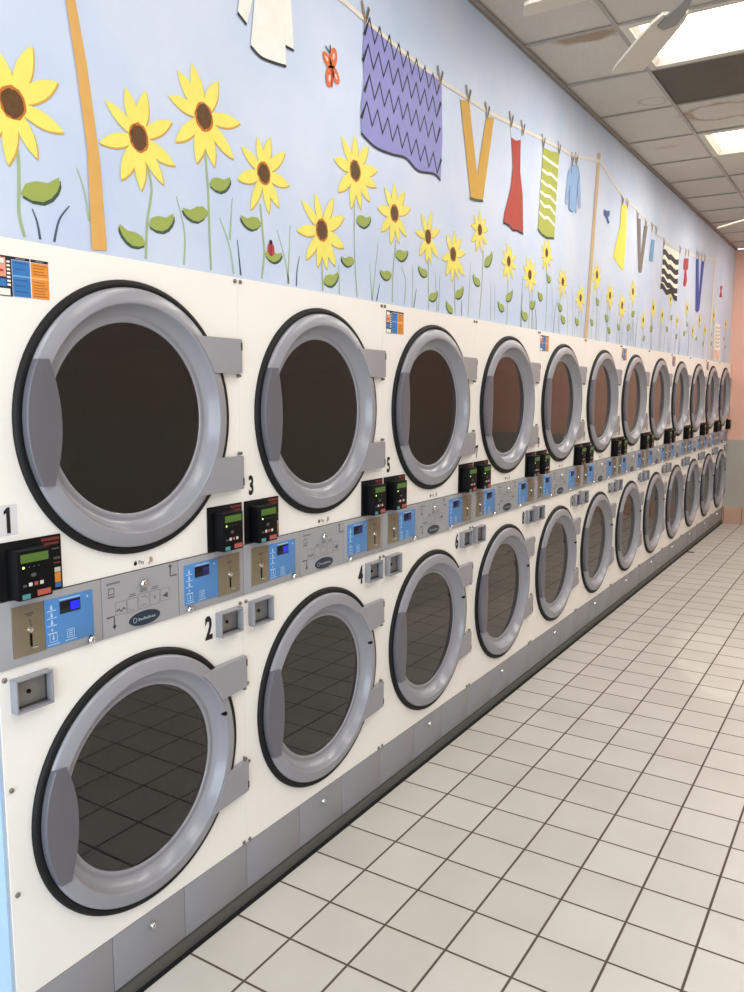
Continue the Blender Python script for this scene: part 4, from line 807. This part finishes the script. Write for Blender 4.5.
def make_reader(root, x0, x1, bx):
    mb = MB(); z0, z1 = 1.156, 1.284
    mb.box(x0, x1, -0.004, 0.0, z0, z1, M['blackm'], 0.001)
    b0, b1 = bx, bx + 0.085
    mb.box(b0, b1, -0.046, -0.003, 1.158, 1.268, M['black'], 0.003)
    rd = mb.build('card_reader', root)
    y = -0.0466
    mb = MB(); mb.rect(b0 + .008, b1 - .008, 1.241, 1.260, y, M['lcd_green'])
    for k in range(7): mb.rect(b0 + .012 + k * .007, b0 + .016 + k * .007, 1.247, 1.2475, y - .0003, M['black'])
    tag(mb.build('reader_screen', rd, smooth=False, normals=False), 'green reader screen')
    mb = MB()
    mb.poly([(b0 + .014 + .0028 * math.cos(k * PI / 6), 1.231 + .0028 * math.sin(k * PI / 6)) for k in range(12)], y, M['led'])
    for k in range(3): mb.poly([(b0 + .028 + k * .012 + .0013 * math.cos(j * PI / 4), 1.231 + .0013 * math.sin(j * PI / 4)) for j in range(8)], y, M['print_grey'])
    mb.poly([(b0 + .038 + .007 * math.cos(k * PI / 8), 1.212 + .0045 * math.sin(k * PI / 8)) for k in range(16)], y, M['print_dk'])
    for k, m in enumerate(('print_dk', 'btn_white', 'btn_red', 'btn_white')): mb.rect(b0 + .011 + k * .014, b0 + .020 + k * .014, 1.188, 1.196 if m != 'print_dk' else 1.193, y, M[m])
    mb.rect(b0 + .008, b0 + .028, 1.161, 1.172, y, M['btn_teal']); mb.rect(b0 + .045, b1 - .006, 1.163, 1.176, y, M['btn_red'])
    mb.build('reader_button', rd, smooth=False, normals=False)
    mb = MB(); yy = -0.0047                             # printed face label beside the reader
    lx0, lx1 = x1 - .052, x1 - .004
    mb.rect(lx0, lx1, 1.272, 1.279, yy, M['print_red']); mb.rect(lx0 + .006, lx1 - .003, 1.262, 1.268, yy, M['print_red'])
    mb.rect(x1 - .026, x1 - .006, 1.250, 1.2535, yy, M['print_dk'])
    if bx - x0 < 0.03:
        mb.rect(x1 - .022, x1 - .005, 1.226, 1.232, yy, M['print_dk']); mb.rect(x1 - .022, x1 - .005, 1.216, 1.220, yy, M['print_red'])
        mb.rect(x1 - .021, x1 - .005, 1.196, 1.207, yy, M['btn_white']); mb.rect(x1 - .021, x1 - .005, 1.172, 1.195, yy, M['st_orange']); mb.rect(x1 - .021, x1 - .005, 1.160, 1.171, yy, M['st_blue'])
    mb.build('reader_label', rd, smooth=False, normals=False)
    return rd

def make_tray(root, x0, x1, z0, z1):
    """small steel coin vault door set in a raised grey collar"""
    mb = MB(); t = 0.0045; d = -0.024
    mb.box(x0, x1, d, 0.0, z1 - t, z1, M['grey'], .001); mb.box(x0, x1, d, 0.0, z0, z0 + t, M['grey'], .001)
    mb.box(x0, x0 + t, d, 0.0, z0 + t, z1 - t, M['grey'], .001); mb.box(x1 - t, x1, d, 0.0, z0 + t, z1 - t, M['grey'], .001)
    tr = mb.build('coin_box', root)
    mb = MB(); mb.box(x0 + t, x1 - t, -0.003, 0.002, z0 + t, z1 - t, M['steelg'], .0008)
    mb.rect(x0 + t, x1 - t, z0 + t, z0 + t + .006, -.0034, M['seam']); mb.rect(x1 - t - .004, x1 - t, z0 + t, z1 - t, -.0034, M['seam'])
    cx, cz = (x0 + x1) / 2 - .004, (z0 + z1) / 2
    mb.lathe([(0, -.006), (.0050, -.006), (.0050, -.002)], cx, cz, M['black'], 14)
    tag(mb.build('coin_box_door', tr), 'steel coin box door with keyhole')

def make_dryer():
    root = empty('stacked_dryer')
    w = M['white']
    mb = MB()                                           # carcass behind the fronts
    D = 0.80
    mb.box(0.001, 0.018, 0.003, D, 0.045, ZT, w); mb.box(0.782, 0.799, 0.003, D, 0.045, ZT, w)
    mb.box(0.018, 0.782, 0.031, D, ZT - 0.02, ZT, w); mb.box(0.018, 0.782, D - 0.02, D, 0.06, ZT - 0.02, M['seam'])
    mb.box(0.018, 0.782, 0.005, D - 0.02, 1.055, 1.075, M['seam']); mb.box(0.018, 0.782, 0.005, D - 0.02, 0.19, 0.205, M['seam'])
    mb.build('cabinet', root)
    fr = front_with_hole(0.0010, 0.7990, 1.155, ZT, CXD, ZU, 0.3195, 0.0, w).build('upper_front_panel', root, ang=20)
    fr2 = front_with_hole(0.0010, 0.7990, 0.2015, 1.0, CXD, ZL, 0.3255, 0.0, w).build('lower_front_panel', root, ang=20)
    for (x, z) in ((0.012, 1.922), (0.788, 1.922)): screw_part(fr, x, z)
    for (x, z) in ((0.014, 0.978), (0.787, 0.978), (0.016, 0.72), (0.016, 0.466), (0.014, 0.208), (0.786, 0.208)): screw_part(fr2, x, z)
    make_door(root, ZU, 1.014, 0.002); make_door(root, ZL, 1.034, 0.011)
    make_reader(root, 0.012, 0.172, 0.030); make_reader(root, 0.654, 0.799, 0.671)
    make_tray(root, 0.026, 0.121, 0.897, 0.976); make_tray(root, 0.681, 0.776, 0.900, 0.973)
    # contactless pay sticker under the upper door
    mb = MB(); mb.rect(.382, .462, 1.160, 1.186, -.0007, M['paper'])
    ax, az = .392, 1.172
    mb.poly([(ax + .0055 * math.cos(k * PI / 8), az + .0058 * math.sin(k * PI / 8)) for k in range(16)], -.0012, M['digit'])
    mb.poly([(ax + .001, az + .0058), (ax + .0042, az + .0092), (ax + .0015, az + .0085)], -.0012, M['digit'])
    mb.poly([(ax + .0062 + .002 * math.cos(k * PI / 6), az + .001 + .002 * math.sin(k * PI / 6)) for k in range(12)], -.0016, M['paper'])
    add_text(mb, 'Pay', .016, .412, -.0012, 1.171, M['digit'], 0.9)
    for k in range(3):
        r = .004 + k * .0035
        mb.strip([(.438 + r * math.cos(a), 1.173 + r * math.sin(a)) for a in (-.8, -.4, 0, .4, .8)], .0016, .0016, -.0012, M['print_red'])
    mb.strip([(.436, 1.163), (.442, 1.172), (.440, 1.182)], .004, .003, -.0014, M['st_print'])
    tag(mb.build('pay_sticker', root, smooth=False, normals=False), 'small white contactless payment sticker')
    # grey kick plates on a dark plinth
    for i, (a, b) in enumerate(((0.0012, 0.273), (0.275, 0.529), (0.531, 0.7988))):
        mb = MB(); mb.box(a, b, 0.0, 0.02, 0.044, 0.199, M['kick_grey'], 0.0012)
        kp = mb.build('kick_panel', root)
        if i == 1:
            mb = MB(); lock_parts(mb, .404, .160, 0.0, .0085); mb.build('kick_lock', kp)
    mb = MB(); mb.box(0.001, 0.799, 0.003, D - .02, 0.0, 0.043, M['plinth']); mb.box(0.001, 0.799, -0.006, 0.0031, 0.0, 0.036, M['plinth']); mb.box(0.001, 0.799, -0.0185, -0.005, 0.0, 0.004, M['rubber'])
    mb.build('plinth', root)
    return root

def digits(root, k):
    """the two vinyl numbers on machine k (0-based)"""
    mb = MB()
    if k == 0: mb.rect(.020, .066, 1.298, 1.366, -.0006, M['label_bg'])
    if k == 0: mb.poly([(.040, 1.303), (.049, 1.303), (.049, 1.360), (.042, 1.360), (.034, 1.352), (.034, 1.345), (.040, 1.348)], -.0012, M['digit'])
    else: add_text(mb, str(2 * k + 1), .078, .046, -.0012, 1.330, M['digit'], .64, .0028)
    mb.build('number_decal', root, smooth=False, normals=False)
    mb = MB(); add_text(mb, str(2 * k + 2), .092, .652, -.0012, .936, M['digit'], .64, .0034)
    mb.build('number_decal', root, smooth=False, normals=False)

def sticker(root, x0, z0):
    mb = MB(); y = -.0008
    def R(a, b, c, d, m, l=0): mb.rect(x0 + a, x0 + b, z0 + c, z0 + d, y - .0003 * l, M[m])
    R(0, .130, 0, .084, 'paper'); R(0, .040, 0.0, .084, 'ink', 1)
    R(.002, .026, .040, .080, 'pinkp', 2); R(.004, .022, .068, .077, 'paper', 3); R(.004, .020, .050, .055, 'red', 3); R(.002, .026, .020, .036, 'st_blue', 2); R(.002, .034, .002, .016, 'paper', 2)
    for k in range(7): R(.028, .036, .022 + k * .008, .0265 + k * .008, 'paper', 2)
    R(.040, .084, .078, .084, 'ink', 1); R(.086, .130, .078, .084, 'ink', 1); R(.050, .072, .0795, .0825, 'print_grey', 2); R(.098, .118, .0795, .0825, 'print_grey', 2)
    R(.041, .084, .046, .077, 'st_blue', 1); R(.041, .084, .001, .043, 'st_blue', 1); R(.041, .084, .043, .046, 'st_lblue', 1)
    R(.0865, .130, .046, .077, 'st_orange', 1); R(.0865, .130, .001, .043, 'st_orange', 1); R(.0865, .130, .043, .046, 'st_lorange', 1)
    for k, zz in enumerate((.071, .065, .058, .052, .035, .029, .023, .017, .011, .005)):
        R(.091, .091 + (.028 if k % 3 else .034), zz, zz + .002, 'st_print', 2)
        if k % 2 == 0: R(.047, .047 + (.024 if k % 4 else .030), zz, zz + .002, 'st_bprint', 2)
    tag(mb.build('instruction_sticker', root, smooth=False, normals=False), 'blue and orange instruction sticker')

proto = make_dryer()
proto.location = (.005, 0, 0)
index_children(proto)
roots = [proto]
for k in range(1, 12):
    c = copy_tree(proto); c.location = (k * UW + max(0, .005 - .0012 * k), 0, 0); roots.append(c)
DL = ['white stacked dryer numbered 1 and 2, nearest the camera and cut by the left edge',
      'white stacked dryer numbered 3 and 4, second machine from the camera',
      'white stacked dryer numbered 5 and 6, third from the camera, sticker at its top left',
      'white stacked dryer numbered 7 and 8, fourth machine from the camera',
      'white stacked dryer numbered 9 and 10 under the lime green painted scarf, fifth from camera',
      'white stacked dryer just right of the slim tan painted pole, sixth from the camera',
      'white stacked dryer with a small sticker in mid row, sixth from the pink end wall',
      'white stacked dryer in the far half of the row, fifth from the pink end wall',
      'white stacked dryer in the far half of the row, fourth from the pink end wall',
      'white stacked dryer in the far half of the row, third from the pink end wall',
      'white stacked dryer second to last in the row, second from the pink end wall',
      'white stacked dryer at the far end of the row, touching the pink end wall']
for k, r in enumerate(roots):
    make_control_panel(r, k < 2)
    digits(r, k)
    tag(r, DL[k], 'dryer', 'stacked dryers along the mural wall')
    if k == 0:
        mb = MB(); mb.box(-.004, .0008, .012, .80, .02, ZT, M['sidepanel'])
        tag(mb.build('side_panel', r), 'end panel tinted pale blue for window daylight')
    if k % 2 == 0: sticker(r, 0.0445 if k == 0 else 0.022, 1.811 if k == 0 else 1.826)

# ------------------------------------------------------------------ ceiling fans
def make_fan(loc, a0, R, label):
    r = empty('ceiling_fan', loc); z = 0.0; top = H - loc[2]
    mb = MB()
    mb.lathe_z([(0, top), (.075, top), (.075, top - .02), (.05, top - .06), (.02, top - .075), (.014, top - .08), (.014, .13), (.04, .12), (.10, .10), (.12, .06), (.12, .03), (.10, .012), (.075, .0), (.06, -.012), (.03, -.02), (0, -.02)], 0, 0, M['fan'])
    mb.build('fan_motor', r)
    for k in range(5):
        a = math.radians(a0 + 72 * k)
        mb = MB(); prof = [(.24, .046), (.28, .058), (.36, .062), (R - .06, .066), (R - .012, .063), (R, .054)]
        up = [(x, w) for x, w in prof]; pts = up + [(x, -w) for x, w in prof[::-1]]
        t = bmesh.new(); tilt = math.radians(-9)
        ca, sa = math.cos(a), math.sin(a)
        def P3(x, w, dz): 
            yy = w * math.cos(tilt); zz = w * math.sin(tilt) + dz + 0.02 - 0.19 * max(0, x - 0.08)     # blades droop towards the tips
            return (x * ca - yy * sa, x * sa + yy * ca, zz)
        lo = [t.verts.new(P3(x, w, -.005)) for x, w in pts]; hi = [t.verts.new(P3(x, w, .005)) for x, w in pts]
        t.faces.new(lo[::-1]); t.faces.new(hi); n = len(pts)
        for i in range(n): t.faces.new([lo[i], lo[(i + 1) % n], hi[(i + 1) % n], hi[i]])
        mb.merge(t, M['fan']); bl = mb.build('fan_blade', r)
        mb = MB(); t = bmesh.new(); pts = [(.08, .020), (.17, .014), (.23, .030), (.29, .034), (.31, .0), (.29, -.034), (.23, -.030), (.17, -.014), (.08, -.020)]
        lo = [t.verts.new(P3(x, w, -.012)) for x, w in pts]; hi = [t.verts.new(P3(x, w, -.005)) for x, w in pts]
        t.faces.new(lo[::-1]); t.faces.new(hi); n = len(pts)
        for i in range(n): t.faces.new([lo[i], lo[(i + 1) % n], hi[(i + 1) % n], hi[i]])
        mb.merge(t, M['fanm']); mb.build('blade_bracket', bl)
    tag(r, label, 'ceiling fan', 'ceiling fans')
make_fan((1.685, -1.094, 2.83), 42, 0.56, 'cream ceiling fan at the top right, its blade crossing the nearest light')
make_fan((5.45, -1.12, 2.885), 84, 0.65, 'distant ceiling fan showing one thin blade tip at the right edge')

# loose bit of dark trim lying by the far kick panels
mb = MB(); mb.prism([(7.44, .0), (7.49, .0), (7.49, .004), (7.44, .004)], -.085, -.018, M['plinth'], .001)
tag(mb.build('trim_strip'), 'short dark strip of loose trim on the floor at the far kick panels', 'trim strip')

# ------------------------------------------------------------------ camera
cam = bpy.data.cameras.new('camera'); co = bpy.data.objects.new('camera', cam); COL.objects.link(co)
yaw, pitch, roll = 0.5633, -0.1325, 0.0048
f_ = Vector((math.cos(yaw) * math.cos(pitch), math.sin(yaw) * math.cos(pitch), math.sin(pitch)))
r_ = Vector((math.sin(yaw), -math.cos(yaw), 0)); u_ = r_.cross(f_)
r2 = r_ * math.cos(roll) + u_ * math.sin(roll); u2 = -r_ * math.sin(roll) + u_ * math.cos(roll)
m3 = Matrix((r2, u2, -f_)).transposed()
co.matrix_world = Matrix.Translation((-0.9923, -1.5951, 1.6198)) @ m3.to_4x4()
cam.sensor_fit = 'VERTICAL'; cam.sensor_height = 36.0; cam.sensor_width = 27.0; cam.lens = 806.03 * 36 / 992
cam.clip_start = 0.05
SC.camera = co
SC.view_settings.view_transform = 'Standard'; SC.view_settings.look = 'None'; SC.view_settings.exposure = EXPO
SC.cycles.use_denoising = True; SC.cycles.max_bounces = 8; SC.cycles.transparent_max_bounces = 8; SC.cycles.caustics_reflective = False
